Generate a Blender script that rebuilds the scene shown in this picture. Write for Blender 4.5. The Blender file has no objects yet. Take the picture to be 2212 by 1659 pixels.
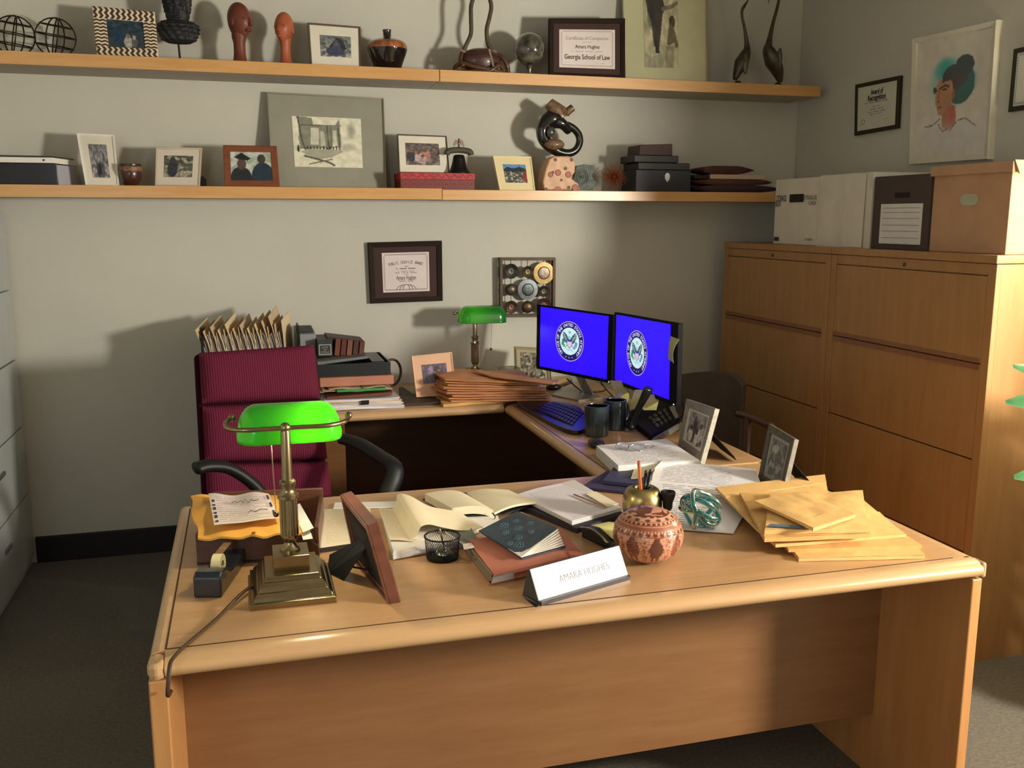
import bpy, math, random
from mathutils import Vector as V, Matrix, noise
from math import sin, cos, pi, radians as R
random.seed(7)
SC = bpy.context.scene
# ---------------- camera, exposure, lights ----------------
CH = 1.552; YAW = R(15.88); PIT = R(-10.015); FPX = 2024.0
cd = bpy.data.cameras.new('camera'); cam = bpy.data.objects.new('camera', cd); SC.collection.objects.link(cam)
cam.location = (0, 0, CH); cam.rotation_euler = (R(90) + PIT, R(-0.04), -YAW)
cd.sensor_fit = 'HORIZONTAL'; cd.sensor_width = 36; cd.lens = 36 * FPX / 2212; cd.clip_start = 0.05
SC.camera = cam
SC.view_settings.view_transform = 'Standard'; SC.view_settings.look = 'None'
SC.view_settings.exposure = 0.0; SC.view_settings.gamma = 1.0; SC.view_settings.use_curve_mapping = False
w = bpy.data.worlds.new('world'); SC.world = w; w.use_nodes = True
w.node_tree.nodes['Background'].inputs[0].default_value = (0.75, 0.82, 0.9, 1)
w.node_tree.nodes['Background'].inputs[1].default_value = 0.3
def light(name, kind, loc, power, color, size=0.1, aim=None, sy=None):
    l = bpy.data.lights.new(name, kind); o = bpy.data.objects.new(name, l); SC.collection.objects.link(o)
    o.location = loc; l.energy = power; l.color = color
    if kind == 'AREA':
        l.size = size
        if sy: l.shape = 'RECTANGLE'; l.size_y = sy
    else: l.shadow_soft_size = size
    if aim is not None: o.rotation_euler = (V(aim) - V(loc)).to_track_quat('-Z', 'Y').to_euler()
    return o
KEY = light('floor_lamp_light', 'POINT', (3.3, 0.3, 1.62), 590, (1.0, 0.92, 0.79), 0.19)
CABL = light('cabinet_fill_light', 'POINT', (2.76, 2.30, 1.60), 26, (1.0, 0.87, 0.62), 0.05)  # unseen light added to brighten the cabinet end and the brown box
DAY = light('window_daylight', 'AREA', (-1.35, -0.9, 1.7), 20, (0.82, 0.92, 1.0), 1.3, (0.6, 3.0, 0.9), 1.2)
# ---------------- helpers ----------------
_cy, _sy, _cp, _sp = cos(YAW), sin(YAW), cos(PIT), sin(PIT)
_F = V((_sy*_cp, _cy*_cp, _sp)); _R0 = V((_cy, -_sy, 0)); _U0 = _R0.cross(_F)
_r = R(.04); _R = _R0*cos(_r) + _U0*sin(_r); _U = _U0*cos(_r) - _R0*sin(_r)
EYE = V((0, 0, CH))
def ray(px, py): return _F + _R*((px-1106)/FPX) - _U*((py-829.5)/FPX)
def Z(px, py, z=.75): d = ray(px, py); return EYE + d*((z-CH)/d.z)      # point of a level surface
def Y(px, py, y): d = ray(px, py); return EYE + d*(y/d.y)                # point at a distance from the room's front
def X(px, py, x): d = ray(px, py); return EYE + d*(x/d.x)
def D(px, py, d): return EYE + ray(px, py)*d
def YX(px, y, z):   # x so that (x,y,z) is seen at column px
    k = (px-1106)/FPX; a = _R - _F*k; return V((-(a.y*y + a.z*(z-CH))/a.x, y, z))
def lin(c):
    r = []
    for x in c[:3]:
        x /= 255.; r.append(x/12.92 if x <= .04045 else ((x+.055)/1.055)**2.4)
    return (r[0], r[1], r[2], 1)
_mc = {}
def nodes(m):
    m.use_nodes = True; nt = m.node_tree; return nt, nt.nodes['Principled BSDF']
def mt(c, rough=.6, metal=0., var=0., vs=12., bump=0., bs=120., coat=0., trans=0., emit=0., c2=None, ior=1.45, stretch=None, sheen=0., spec=.5):
    k = (tuple(c), rough, metal, var, vs, bump, bs, coat, trans, emit, c2, ior, stretch, sheen, spec)
    if k in _mc: return _mc[k]
    m = bpy.data.materials.new('surface'); _mc[k] = m; nt, b = nodes(m); I = b.inputs
    I['Base Color'].default_value = lin(c); I['Roughness'].default_value = rough; I['Metallic'].default_value = metal
    I['Coat Weight'].default_value = coat; I['Coat Roughness'].default_value = .08; I['IOR'].default_value = ior
    I['Transmission Weight'].default_value = trans; I['Sheen Weight'].default_value = sheen; I['Specular IOR Level'].default_value = spec
    if emit: I['Emission Color'].default_value = lin(c); I['Emission Strength'].default_value = emit
    tc = nt.nodes.new('ShaderNodeTexCoord'); src = tc.outputs['Object']
    if stretch:
        mp = nt.nodes.new('ShaderNodeMapping'); mp.inputs['Scale'].default_value = stretch
        nt.links.new(src, mp.inputs[0]); src = mp.outputs[0]
    n = nt.nodes.new('ShaderNodeTexNoise'); n.inputs['Scale'].default_value = vs; n.inputs['Detail'].default_value = 4
    nt.links.new(src, n.inputs['Vector'])
    v = var or .04; mx = nt.nodes.new('ShaderNodeMix'); mx.data_type = 'RGBA'
    a = lin(c); bb = lin(c2) if c2 else tuple(x*(1-v) for x in a[:3]) + (1,)
    aa = a if c2 else tuple(min(1, x*(1+v*.6)) for x in a[:3]) + (1,)
    mx.inputs[6].default_value = aa; mx.inputs[7].default_value = bb
    rp = nt.nodes.new('ShaderNodeMapRange'); rp.inputs[1].default_value = .35; rp.inputs[2].default_value = .65
    nt.links.new(n.outputs[0], rp.inputs[0]); nt.links.new(rp.outputs[0], mx.inputs[0]); nt.links.new(mx.outputs[2], I['Base Color'])
    if bump:
        n2 = nt.nodes.new('ShaderNodeTexNoise'); n2.inputs['Scale'].default_value = bs
        bp = nt.nodes.new('ShaderNodeBump'); bp.inputs['Strength'].default_value = bump; bp.inputs['Distance'].default_value = .002
        nt.links.new(src, n2.inputs['Vector']); nt.links.new(n2.outputs[0], bp.inputs['Height']); nt.links.new(bp.outputs[0], I['Normal'])
    return m
def wood(c, c2, sc=(1.2, 14, 14), rough=.35, coat=.25, var=3.0):
    k = ('wood', c, c2, sc, rough)
    if k in _mc: return _mc[k]
    m = bpy.data.materials.new('wood'); _mc[k] = m; nt, b = nodes(m)
    b.inputs['Roughness'].default_value = rough; b.inputs['Coat Weight'].default_value = coat; b.inputs['Coat Roughness'].default_value = .25
    tc = nt.nodes.new('ShaderNodeTexCoord'); mp = nt.nodes.new('ShaderNodeMapping'); mp.inputs['Scale'].default_value = sc
    nt.links.new(tc.outputs['Object'], mp.inputs[0])
    n = nt.nodes.new('ShaderNodeTexNoise'); n.inputs['Scale'].default_value = var; n.inputs['Detail'].default_value = 8; n.inputs['Roughness'].default_value = .65
    n3 = nt.nodes.new('ShaderNodeTexNoise'); n3.inputs['Scale'].default_value = 1.3; n3.inputs['Detail'].default_value = 2
    nt.links.new(mp.outputs[0], n.inputs['Vector']); nt.links.new(tc.outputs['Object'], n3.inputs['Vector'])
    ad = nt.nodes.new('ShaderNodeMath'); ad.operation = 'MULTIPLY_ADD'; ad.inputs[1].default_value = .6
    sb = nt.nodes.new('ShaderNodeMath'); sb.operation = 'MULTIPLY'; sb.inputs[1].default_value = .4
    nt.links.new(n3.outputs[0], sb.inputs[0]); nt.links.new(n.outputs[0], ad.inputs[0]); nt.links.new(sb.outputs[0], ad.inputs[2])
    cr = nt.nodes.new('ShaderNodeMapRange'); cr.inputs[1].default_value = .36; cr.inputs[2].default_value = .64
    mx = nt.nodes.new('ShaderNodeMix'); mx.data_type = 'RGBA'; mx.inputs[6].default_value = lin(c); mx.inputs[7].default_value = lin(c2)
    nt.links.new(ad.outputs[0], cr.inputs[0]); nt.links.new(cr.outputs[0], mx.inputs[0]); nt.links.new(mx.outputs[2], b.inputs['Base Color'])
    return m
def colmat(emit=0., rough=.4, coat=.6):      # colours come from the mesh's colour attribute
    k = ('col', emit, rough, coat)
    if k in _mc: return _mc[k]
    m = bpy.data.materials.new('print'); _mc[k] = m; nt, b = nodes(m)
    a = nt.nodes.new('ShaderNodeAttribute'); a.attribute_name = 'Col'
    b.inputs['Roughness'].default_value = rough; b.inputs['Coat Weight'].default_value = coat
    nt.links.new(a.outputs[0], b.inputs['Emission Color' if emit else 'Base Color'])
    if emit: b.inputs['Base Color'].default_value = (.01, .01, .01, 1); b.inputs['Emission Strength'].default_value = emit
    return m
def printed(c, ink, lines=30, words=26, mx0=.1, mx1=.9, my0=.06, my1=.93, seed=0., thick=.4, dens=.42):   # lines of print laid out in UV
    k = ('pr', c, ink, lines, words, mx0, mx1, my0, my1, seed, thick, dens)
    if k in _mc: return _mc[k]
    m = bpy.data.materials.new('printed_paper'); _mc[k] = m; nt, b = nodes(m); b.inputs['Roughness'].default_value = .7
    N = nt.nodes.new; L = nt.links.new
    def mth(op, a, bv=None, cv=None):
        n = N('ShaderNodeMath'); n.operation = op
        for i, x in enumerate((a, bv, cv)):
            if x is None: continue
            if isinstance(x, (int, float)): n.inputs[i].default_value = x
            else: L(x, n.inputs[i])
        return n.outputs[0]
    tc = N('ShaderNodeTexCoord'); sp = N('ShaderNodeSeparateXYZ'); L(tc.outputs['UV'], sp.inputs[0]); u, v = sp.outputs[0], sp.outputs[1]
    lv = mth('MULTIPLY', v, lines); fr = mth('FRACT', lv); row = mth('FLOOR', lv)
    mask = mth('LESS_THAN', fr, thick)
    wn = N('ShaderNodeTexNoise'); wn.inputs['Scale'].default_value = 1.; wn.inputs['Detail'].default_value = 1
    cb = N('ShaderNodeCombineXYZ'); L(mth('MULTIPLY', u, words), cb.inputs[0]); L(mth('MULTIPLY', row, 3.7), cb.inputs[1]); cb.inputs[2].default_value = seed
    L(cb.outputs[0], wn.inputs['Vector']); mask = mth('MULTIPLY', mask, mth('GREATER_THAN', wn.outputs[0], dens))
    wn2 = N('ShaderNodeTexWhiteNoise'); wn2.noise_dimensions = '1D'; L(mth('ADD', row, seed), wn2.inputs['W'])
    end = mth('SUBTRACT', mx1, mth('MULTIPLY', mth('POWER', wn2.outputs[0], 3.), .5*(mx1-mx0)))
    for e in (mth('GREATER_THAN', u, mx0), mth('LESS_THAN', u, end), mth('GREATER_THAN', v, my0), mth('LESS_THAN', v, my1)): mask = mth('MULTIPLY', mask, e)
    mx = N('ShaderNodeMix'); mx.data_type = 'RGBA'; mx.inputs[6].default_value = lin(c); mx.inputs[7].default_value = lin(ink)
    L(mask, mx.inputs[0]); L(mx.outputs[2], b.inputs['Base Color'])
    return m
class M:
    def __init__(s): s.v = []; s.f = []; s.uv = {}; s.c = {}
    def add(s, vs, fs, uv=None, col=None):
        o = len(s.v); s.v += [V(x) for x in vs]; s.f += [tuple(o+i for i in f) for f in fs]
        if uv:
            for i, t in enumerate(uv): s.uv[o+i] = t
        if col:
            for i, t in enumerate(col): s.c[o+i] = t
        return s
    def tf(s, m):
        s.v = [m @ p for p in s.v]; return s
    def join(s, o): return s.add(o.v, o.f, [o.uv.get(i, (0, 0)) for i in range(len(o.v))] if o.uv else None, [o.c.get(i, (1, 1, 1, 1)) for i in range(len(o.v))] if o.c else None)
    def box(s, c, d, rz=0, rx=0, ry=0, ch=0.):
        x, y, z = d[0]/2, d[1]/2, d[2]/2; m = Matrix.Translation(c) @ Matrix.Rotation(rz, 4, 'Z') @ Matrix.Rotation(rx, 4, 'X') @ Matrix.Rotation(ry, 4, 'Y')
        p = [(-x,-y,-z),(x,-y,-z),(x,y,-z),(-x,y,-z),(-x,-y,z),(x,-y,z),(x,y,z),(-x,y,z)]
        return s.add([m @ V(q) for q in p], [(0,3,2,1),(4,5,6,7),(0,1,5,4),(1,2,6,5),(2,3,7,6),(3,0,4,7)])
    def hexa(s, b, t):  # bottom 4, top 4
        return s.add(list(b)+list(t), [(0,3,2,1),(4,5,6,7),(0,1,5,4),(1,2,6,5),(2,3,7,6),(3,0,4,7)])
    def prism(s, poly, ext):
        n = len(poly); e = V(ext); P = [V(p) for p in poly]
        return s.add(P + [p+e for p in P], [tuple(range(n))[::-1], tuple(range(n, 2*n))] + [(i, (i+1) % n, n+(i+1) % n, n+i) for i in range(n)])
    def tube(s, path, r, seg=8, close=False, flat=1.):
        P = [V(p) for p in path]; n = len(P); rs = r if isinstance(r, (list, tuple)) else [r]*n
        up = None; vs = []; fs = []
        for i in range(n):
            t = (P[(i+1) % n] - P[i-1]) if close else (P[min(i+1, n-1)] - P[max(i-1, 0)])
            if t.length < 1e-9: t = V((0, 0, 1))
            t.normalize()
            if up is None: up = V((0, 0, 1)) if abs(t.z) < .9 else V((1, 0, 0))
            a = t.cross(up)
            if a.length < 1e-6: a = t.cross(V((0, 1, 0)))
            a.normalize(); up = a.cross(t).normalized()
            for k in range(seg): th = 2*pi*k/seg; vs.append(P[i] + a*cos(th)*rs[i] + up*sin(th)*rs[i]*flat)
        for i in range(n if close else n-1):
            j = (i+1) % n
            for k in range(seg): q = (k+1) % seg; fs.append((i*seg+k, i*seg+q, j*seg+q, j*seg+k))
        if not close: fs += [tuple(range(seg))[::-1], tuple(range((n-1)*seg, n*seg))]
        return s.add(vs, fs)
    def lathe(s, prof, seg=24, c=(0, 0, 0), sx=1., sy=1., fn=None):
        c = V(c); vs = []; fs = []; n = len(prof)
        for r, z in prof:
            for k in range(seg):
                a = 2*pi*k/seg; q = fn(a, r, z) if fn else r; vs.append(c + V((cos(a)*q*sx, sin(a)*q*sy, z)))
        for i in range(n-1):
            for k in range(seg): q = (k+1) % seg; fs.append((i*seg+k, i*seg+q, (i+1)*seg+q, (i+1)*seg+k))
        if prof[0][0] > 1e-5: fs.append(tuple(range(seg))[::-1])
        if prof[-1][0] > 1e-5: fs.append(tuple(range((n-1)*seg, n*seg)))
        return s.add(vs, fs)
    def ball(s, c, r, seg=16, rings=10, d=(1, 1, 1), fn=None):
        c = V(c); vs = []; fs = []
        for i in range(rings+1):
            t = pi*i/rings
            for k in range(seg):
                a = 2*pi*k/seg; n = V((sin(t)*cos(a), sin(t)*sin(a), -cos(t))); q = r*(fn(n) if fn else 1)
                vs.append(c + V((n.x*d[0], n.y*d[1], n.z*d[2]))*q)
        for i in range(rings):
            for k in range(seg): q = (k+1) % seg; fs.append((i*seg+k, i*seg+q, (i+1)*seg+q, (i+1)*seg+k))
        return s.add(vs, fs)
    def sheet(s, c, nx=1, ny=1, th=.0004, fn=None, n=None, side=True):   # c: four corners bl,br,tr,tl; uv over it; thickness below
        c = [V(x) for x in c]; n = V(n) if n else (c[1]-c[0]).cross(c[3]-c[0]).normalized()
        P = []; uv = []
        for j in range(ny+1):
            for i in range(nx+1):
                u, v = i/nx, j/ny; p = c[0]*(1-u)*(1-v) + c[1]*u*(1-v) + c[2]*u*v + c[3]*(1-u)*v
                if fn: p = p + (n*fn(u, v) if not isinstance(fn(u, v), V) else fn(u, v))
                P.append(p); uv.append((u, v))
        w = nx+1; N = len(P); top = [(j*w+i, j*w+i+1, (j+1)*w+i+1, (j+1)*w+i) for j in range(ny) for i in range(nx)]
        f = list(top)
        if side:
            f += [tuple(N+q for q in t[::-1]) for t in top]
            e = [i for i in range(w)] + [j*w+nx for j in range(1, ny+1)] + [ny*w+i for i in range(nx-1, -1, -1)] + [j*w for j in range(ny-1, 0, -1)]
            f += [(e[i], N+e[i], N+e[(i+1) % len(e)], e[(i+1) % len(e)]) for i in range(len(e))]
            s.add(P + [p - n*th for p in P], f, uv + [(0, 0)]*N)
        else: s.add(P, f, uv)
        return s
_rootm = {}
def _tag(o, label, cat, group, kind):
    if label: o['label'] = label
    if cat: o['category'] = cat
    if group: o['group'] = group
    if kind: o['kind'] = kind
def mk(name, m, mat, smooth=False, bevel=0., origin=None):
    me = bpy.data.meshes.new(name); vs = m.v if origin is None else [origin @ p for p in m.v]
    me.from_pydata([tuple(p) for p in vs], [], m.f); me.validate()
    if m.uv:
        l = me.uv_layers.new(name='UVMap')
        for lp in me.loops: l.data[lp.index].uv = m.uv.get(lp.vertex_index, (0, 0))
    if m.c:
        a = me.color_attributes.new('Col', 'FLOAT_COLOR', 'POINT')
        for i in range(len(me.vertices)): a.data[i].color = m.c.get(i, (1, 1, 1, 1))
    me.materials.append(mat)
    if smooth:
        for p in me.polygons: p.use_smooth = True
        if smooth != True:
            me.set_sharp_from_angle(angle=R(smooth))
    o = bpy.data.objects.new(name, me); SC.collection.objects.link(o)
    if bevel:
        b = o.modifiers.new('bevel', 'BEVEL'); b.width = bevel; b.segments = 2; b.limit_method = 'ANGLE'; b.angle_limit = R(40)
    return o
def thing(name, label, cat, loc=(0, 0, 0), rz=0., group=None):
    o = bpy.data.objects.new(name, None); SC.collection.objects.link(o); o.empty_display_size = .05
    o.location = loc; o.rotation_euler = (0, 0, rz); _tag(o, label, cat, group, None)
    _rootm[o] = (Matrix.Translation(V(loc)) @ Matrix.Rotation(rz, 4, 'Z')).inverted(); return o
def root(o):
    while o.parent: o = o.parent
    return o
def part(name, m, mat, parent, smooth=False, bevel=0., W=True, label=None, kind=None):   # W: coordinates given in the room's frame
    r = root(parent); o = mk(name, m, mat, smooth, bevel, _rootm[r] if W else None); o.parent = parent; _tag(o, label, None, None, kind); return o
def solo(name, m, mat, label, cat, smooth=False, bevel=0., group=None, kind=None):
    lo = [min(p[i] for p in m.v) for i in range(3)]; hi = [max(p[i] for p in m.v) for i in range(3)]
    c = V(((lo[0]+hi[0])/2, (lo[1]+hi[1])/2, lo[2])); o = mk(name, m, mat, smooth, bevel, Matrix.Translation(-c)); o.location = c
    _tag(o, label, cat, group, kind); return o
def copy_tree(o, parent=None):
    c = o.copy(); SC.collection.objects.link(c)
    if parent: c.parent = parent
    for ch in list(o.children): copy_tree(ch, c)
    return c
def bez(pts, n=8):      # smooth curve through points
    P = [V(p) for p in pts]; out = []
    for i in range(len(P)-1):
        a, b, c, d = P[max(i-1, 0)], P[i], P[i+1], P[min(i+2, len(P)-1)]
        for k in range(n):
            t = k/n; out.append(.5*((2*b) + (c-a)*t + (2*a-5*b+4*c-d)*t*t + (3*b-a-3*c+d)*t**3))
    out.append(P[-1]); return out
_tx = {}
def text(s, bold=0., res=3):
    k = (s, bold)
    if k in _tx: return _tx[k]
    cu = bpy.data.curves.new('t', 'FONT'); cu.body = s; cu.align_x = 'CENTER'; cu.align_y = 'CENTER'; cu.resolution_u = res; cu.offset = bold
    o = bpy.data.objects.new('t', cu); SC.collection.objects.link(o); dg = bpy.context.evaluated_depsgraph_get()
    me = bpy.data.meshes.new_from_object(o.evaluated_get(dg)); m = ([tuple(v.co) for v in me.vertices], [tuple(p.vertices) for p in me.polygons])
    bpy.data.objects.remove(o); bpy.data.curves.remove(cu); bpy.data.meshes.remove(me); _tx[k] = m; return m
class Q:    # a flat (or nearly flat) four-cornered face: bl, br, tr, tl and its outward normal
    def __init__(s, bl, br, tr, tl, flip=False):
        s.c = [V(bl), V(br), V(tr), V(tl)]; s.n = (s.c[1]-s.c[0]).cross(s.c[3]-s.c[0]).normalized()
        if flip: s.n = -s.n
    def P(s, u, v, o=0.): c = s.c; return c[0]*(1-u)*(1-v) + c[1]*u*(1-v) + c[2]*u*v + c[3]*(1-u)*v + s.n*o
    def w(s): return (s.c[1]-s.c[0]).length
    def h(s): return (s.c[3]-s.c[0]).length
    def sub(s, u0, v0, u1, v1, o=0.): q = Q(s.P(u0, v0, o), s.P(u1, v0, o), s.P(u1, v1, o), s.P(u0, v1, o)); q.n = s.n; return q
    def plate(s, m, th=.002, nx=1, ny=1, fn=None): return m.sheet(s.c, nx, ny, th, fn, s.n)
    def ring(s, m, b, depth, lip=.35, rec=None):
        bu, bv = b/s.w(), b/s.h(); rec = depth*lip if rec is None else rec
        o = [(0, 0), (1, 0), (1, 1), (0, 1)]; i = [(bu, bv), (1-bu, bv), (1-bu, 1-bv), (bu, 1-bv)]; g = .12
        mm = [(bu*g, bv*g), (1-bu*g, bv*g), (1-bu*g, 1-bv*g), (bu*g, 1-bv*g)]
        vs = [s.P(*p, -depth) for p in o] + [s.P(*p, -depth*.12) for p in o] + [s.P(*p, 0) for p in mm] + [s.P(*p, -rec*.3) for p in i] + [s.P(*p, -rec) for p in i] + [s.P(*p, -depth) for p in i]
        fs = []
        for r in range(5):
            for k in range(4): q = (k+1) % 4; fs.append((r*4+k, r*4+q, r*4+4+q, r*4+4+k))
        fs += [(20+k, 20+(k+1) % 4, (k+1) % 4, k) for k in range(4)]
        return m.add(vs, fs)
    def text(s, m, st, u, v, hgt, o=.0008, maxw=None, bold=0., rot=0., sx=1.):
        vs, fs = text(st, bold); x0 = min(p[0] for p in vs); x1 = max(p[0] for p in vs); sc = hgt*1.35
        k = sc*sx
        if maxw and (x1-x0)*k > maxw*s.w(): k = maxw*s.w()/(x1-x0)
        e1 = (s.P(u+.01, v)-s.P(u-.01, v)).normalized(); e2 = (s.P(u, v+.01)-s.P(u, v-.01)).normalized(); c = s.P(u, v, o)
        a, b = cos(rot), sin(rot); xm = (x0+x1)/2
        return m.add([c + e1*(a*(p[0]-xm)*k - b*p[1]*sc) + e2*(b*(p[0]-xm)*k + a*p[1]*sc) for p in vs], fs)
    def picture(s, m, shapes, nx=48, ny=36):
        n0 = len(m.v); s.plate(m, .001, nx, ny); W = nx+1
        for j in range(ny+1):
            for i in range(nx+1): m.c[n0+j*W+i] = paint(shapes, i/nx, j/ny)
        for i in range(n0+W*(ny+1), len(m.v)): m.c[i] = (.1, .1, .1, 1)
        return m
def inpoly(x, y, P):
    r = False; j = len(P)-1
    for i in range(len(P)):
        if (P[i][1] > y) != (P[j][1] > y) and x < (P[j][0]-P[i][0])*(y-P[i][1])/(P[j][1]-P[i][1])+P[i][0]: r = not r
        j = i
    return r
def paint(sh, u, v):
    c = (200, 200, 200)
    for q in sh:
        k = q[0]
        if k == 'g': c = tuple(q[2][i]*(1-v)+q[1][i]*v for i in range(3))
        elif k == 'n':
            f = 1+q[2]*noise.fractal(V((u*q[1], v*q[1], 3.1)), 1, 2, 3); c = tuple(max(0, min(255, x*f)) for x in c)
        elif k == 'e':
            if ((u-q[1])/q[3])**2+((v-q[2])/q[4])**2 < 1: c = q[5]
        elif k == 's':
            d = ((u-q[1])/q[3])**2+((v-q[2])/q[4])**2; f = max(0, 1-d) * (q[6] if len(q) > 6 else 1); c = tuple(c[i]*(1-f)+q[5][i]*f for i in range(3))
        elif k == 'r':
            if q[1] <= u <= q[3] and q[2] <= v <= q[4]: c = q[5]
        elif k == 'p':
            if inpoly(u, v, q[1]): c = q[2]
        elif k == 'l':    # stroke
            P = q[1]
            for i in range(len(P)-1):
                ax, ay, bx, by = *P[i], *P[i+1]; dx, dy = bx-ax, by-ay; t = max(0, min(1, ((u-ax)*dx+(v-ay)*dy)/(dx*dx+dy*dy+1e-9)))
                if (u-ax-t*dx)**2+(v-ay-t*dy)**2 < q[3]**2: c = q[2]; break
        elif k == 'b':    # blotches
            if noise.noise(V((u*q[1], v*q[1]*q[5], q[4]))) > q[2]: c = q[3]
    return lin(c)
def fig(x, y, s, body, head=(120, 85, 65)): return [('e', x, y-.12*s, .13*s, .24*s, body), ('e', x, y+.14*s, .065*s, .1*s, head)]
def frame(name, label, q, border, depth, fm, mat=None, pic=None, matw=0., cat='picture frame', easel=None, pu=None, px=(48, 36), lip=.35, base=None, mul=None):
    b = sum((q.c[i] for i in (0, 1)), V())/2; t = thing(name, label, cat, b if base is None else base, math.atan2(q.n.x, -q.n.y))
    m = M(); q.ring(m, border, depth, lip); part('frame', m, fm, t, bevel=0.0)
    bu, bv = border/q.w()*.9, border/q.h()*.9; inn = q.sub(bu, bv, 1-bu, 1-bv, -depth*lip)
    if mat is not None:
        m = M(); inn.plate(m, depth*.3, 12, 12); part('mat_board', m, mat, t)
    if pic is not None:
        a = pu if pu else (matw/inn.w(), matw/inn.h(), 1-matw/inn.w(), 1-matw/inn.h())
        pq = inn.sub(*a, .0016); m = M(); pq.picture(m, pic, *px); part('picture', m, colmat(), t)
    m = M(); q.sub(.01, .01, .99, .99, -depth*.75).plate(m, depth*.2, 12, 12); part('backing', m, mt((30, 27, 25), .8), t)
    if easel:
        p0 = q.P(.5, .62, -depth*1.02); hor = V((q.n.x, q.n.y, 0)).normalized(); e = q.P(.5, 0)*1.; foot = V((e.x, e.y, min(q.c[0].z, q.c[1].z)+.002)) - hor*easel + (q.c[1]-q.c[0]).normalized()*(.25*easel if easel > .1 else 0)
        sd = (q.c[1]-q.c[0]).normalized(); wd = q.w()*(.17 if easel < .1 else .42); m = M()
        a, bb = p0 - sd*wd*.7, p0 + sd*wd*.7; c, dd = foot + sd*wd, foot - sd*wd; up = (p0-foot).normalized()
        m.prism([a, bb, c+up*.03, foot+sd*wd*.7, foot-sd*wd*.7, dd+up*.03], -hor*.003); part('easel', m, mt((16, 17, 20), .85), t)
    t['_n'] = 1; del t['_n']
    return t, inn
# ---------------- materials shared ----------------
MAPLE = wood((200, 160, 116), (184, 142, 96)); MAPLE_V = wood((196, 146, 92), (178, 124, 72), (10, 10, .9))
SHELFW = wood((216, 170, 108), (200, 150, 88)); WALNUT = wood((96, 58, 38), (66, 38, 24), (1, 9, 9)); REDWOOD = wood((132, 76, 48), (104, 56, 34), (1, 9, 9))
BRASS = mt((158, 144, 112), .27, 1., var=.1, vs=30); BRASSD = mt((112, 94, 62), .35, 1., var=.2)
BLACK = mt((18, 18, 20), .45); BLACKM = mt((16, 17, 20), .85); PEWTER = mt((96, 92, 82), .55, .4, var=.2, vs=60); SILVER = mt((170, 168, 160), .25, 1.)
CREAM = mt((232, 222, 192), .8); WHITEP = mt((235, 232, 226), .8, var=.03); MATW = mt((226, 222, 206), .85); PLAST = mt((22, 23, 27), .35, coat=.3)
MANILA = mt((226, 184, 118), .6, var=.10, vs=14, bump=.9, bs=26); MANILA2 = mt((216, 170, 104), .6, var=.10, vs=14, bump=.9, bs=26); SALMON = mt((212, 150, 104), .65, var=.14, vs=9, bump=.6, bs=30)
WY = 4.5235; RX = 2.86; ZU = 2.199; ZL = 1.6856; SF = 4.235
# ---------------- setting ----------------
def struct(name, m, mat): o = mk(name, m, mat); o['kind'] = 'structure'; return o
PAINT = mt((198, 198, 187), .85, var=.03, vs=3, bump=.12, bs=260)
CARPET = mt((98, 92, 74), .95, var=.35, vs=90, bump=1., bs=700, c2=(74, 69, 54), sheen=.2)
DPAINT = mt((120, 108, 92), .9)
struct('floor', M().box((1.15, 1.4, -.03), (5.7, 6.45, .06)), CARPET)
struct('wall_back', M().box((.7, WY+.05, 1.4), (5.8, .1, 2.8)), PAINT)
struct('wall_right', M().box((RX+.05, 3.05, 1.4), (.1, 2.94, 2.8)), PAINT)
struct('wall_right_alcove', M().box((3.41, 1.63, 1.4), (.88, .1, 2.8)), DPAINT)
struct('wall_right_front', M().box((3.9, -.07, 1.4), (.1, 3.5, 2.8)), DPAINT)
struct('wall_left', M().box((-1.58, 1.4, 1.4), (.1, 6.3, 2.8)), PAINT)
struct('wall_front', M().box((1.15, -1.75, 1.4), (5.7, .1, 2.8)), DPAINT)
struct('ceiling', M().box((1.15, 1.4, 2.83), (5.7, 6.45, .06)), mt((150, 146, 138), .9))
def basep(x0, x1):
    m = M(); m.prism([(x0, WY-.012, 0), (x0, WY-.012, .115), (x0, WY-.006, .122), (x0, WY, .122), (x0, WY, 0)], (x1-x0, 0, 0)); return m
struct('baseboard_back', basep(-.97, RX), mt((28, 28, 28), .5))
# ---------------- wall shelves ----------------
def shelf(label, x0, x1, z, th=.05, yf=SF):
    t = thing('wall_shelf', label, 'shelf', ((x0+x1)/2, WY-.002, z-th))
    part('board', M().box(((x0+x1)/2, (yf+.012+WY-.002)/2, z-th/2), (x1-x0, WY-.002-yf-.012, th-.004)), mt((176, 170, 156), .7), t)
    m = M(); m.prism([(x0, yf, z-th), (x0, yf, z), (x0, WY-.003, z+.0005), (x0, WY-.003, z-.003), (x0, yf+.014, z-.003), (x0, yf+.014, z-th)], (x1-x0, 0, 0))
    part('edge_band', m, SHELFW, t, bevel=.0015)
shelf('upper maple wall shelf, left length, ending at the seam', -1.5, .8705, ZU)
shelf('upper maple wall shelf, right length, reaching the room corner', .8735, 2.80, ZU)
shelf('lower maple wall shelf, left length, ending at the seam', -1.5, .876, ZL)
shelf('lower maple wall shelf, right length, set slightly lower beside the seam', .879, 2.855, ZL-.005, .046, SF+.004)
ZLR = ZL-.005
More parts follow.
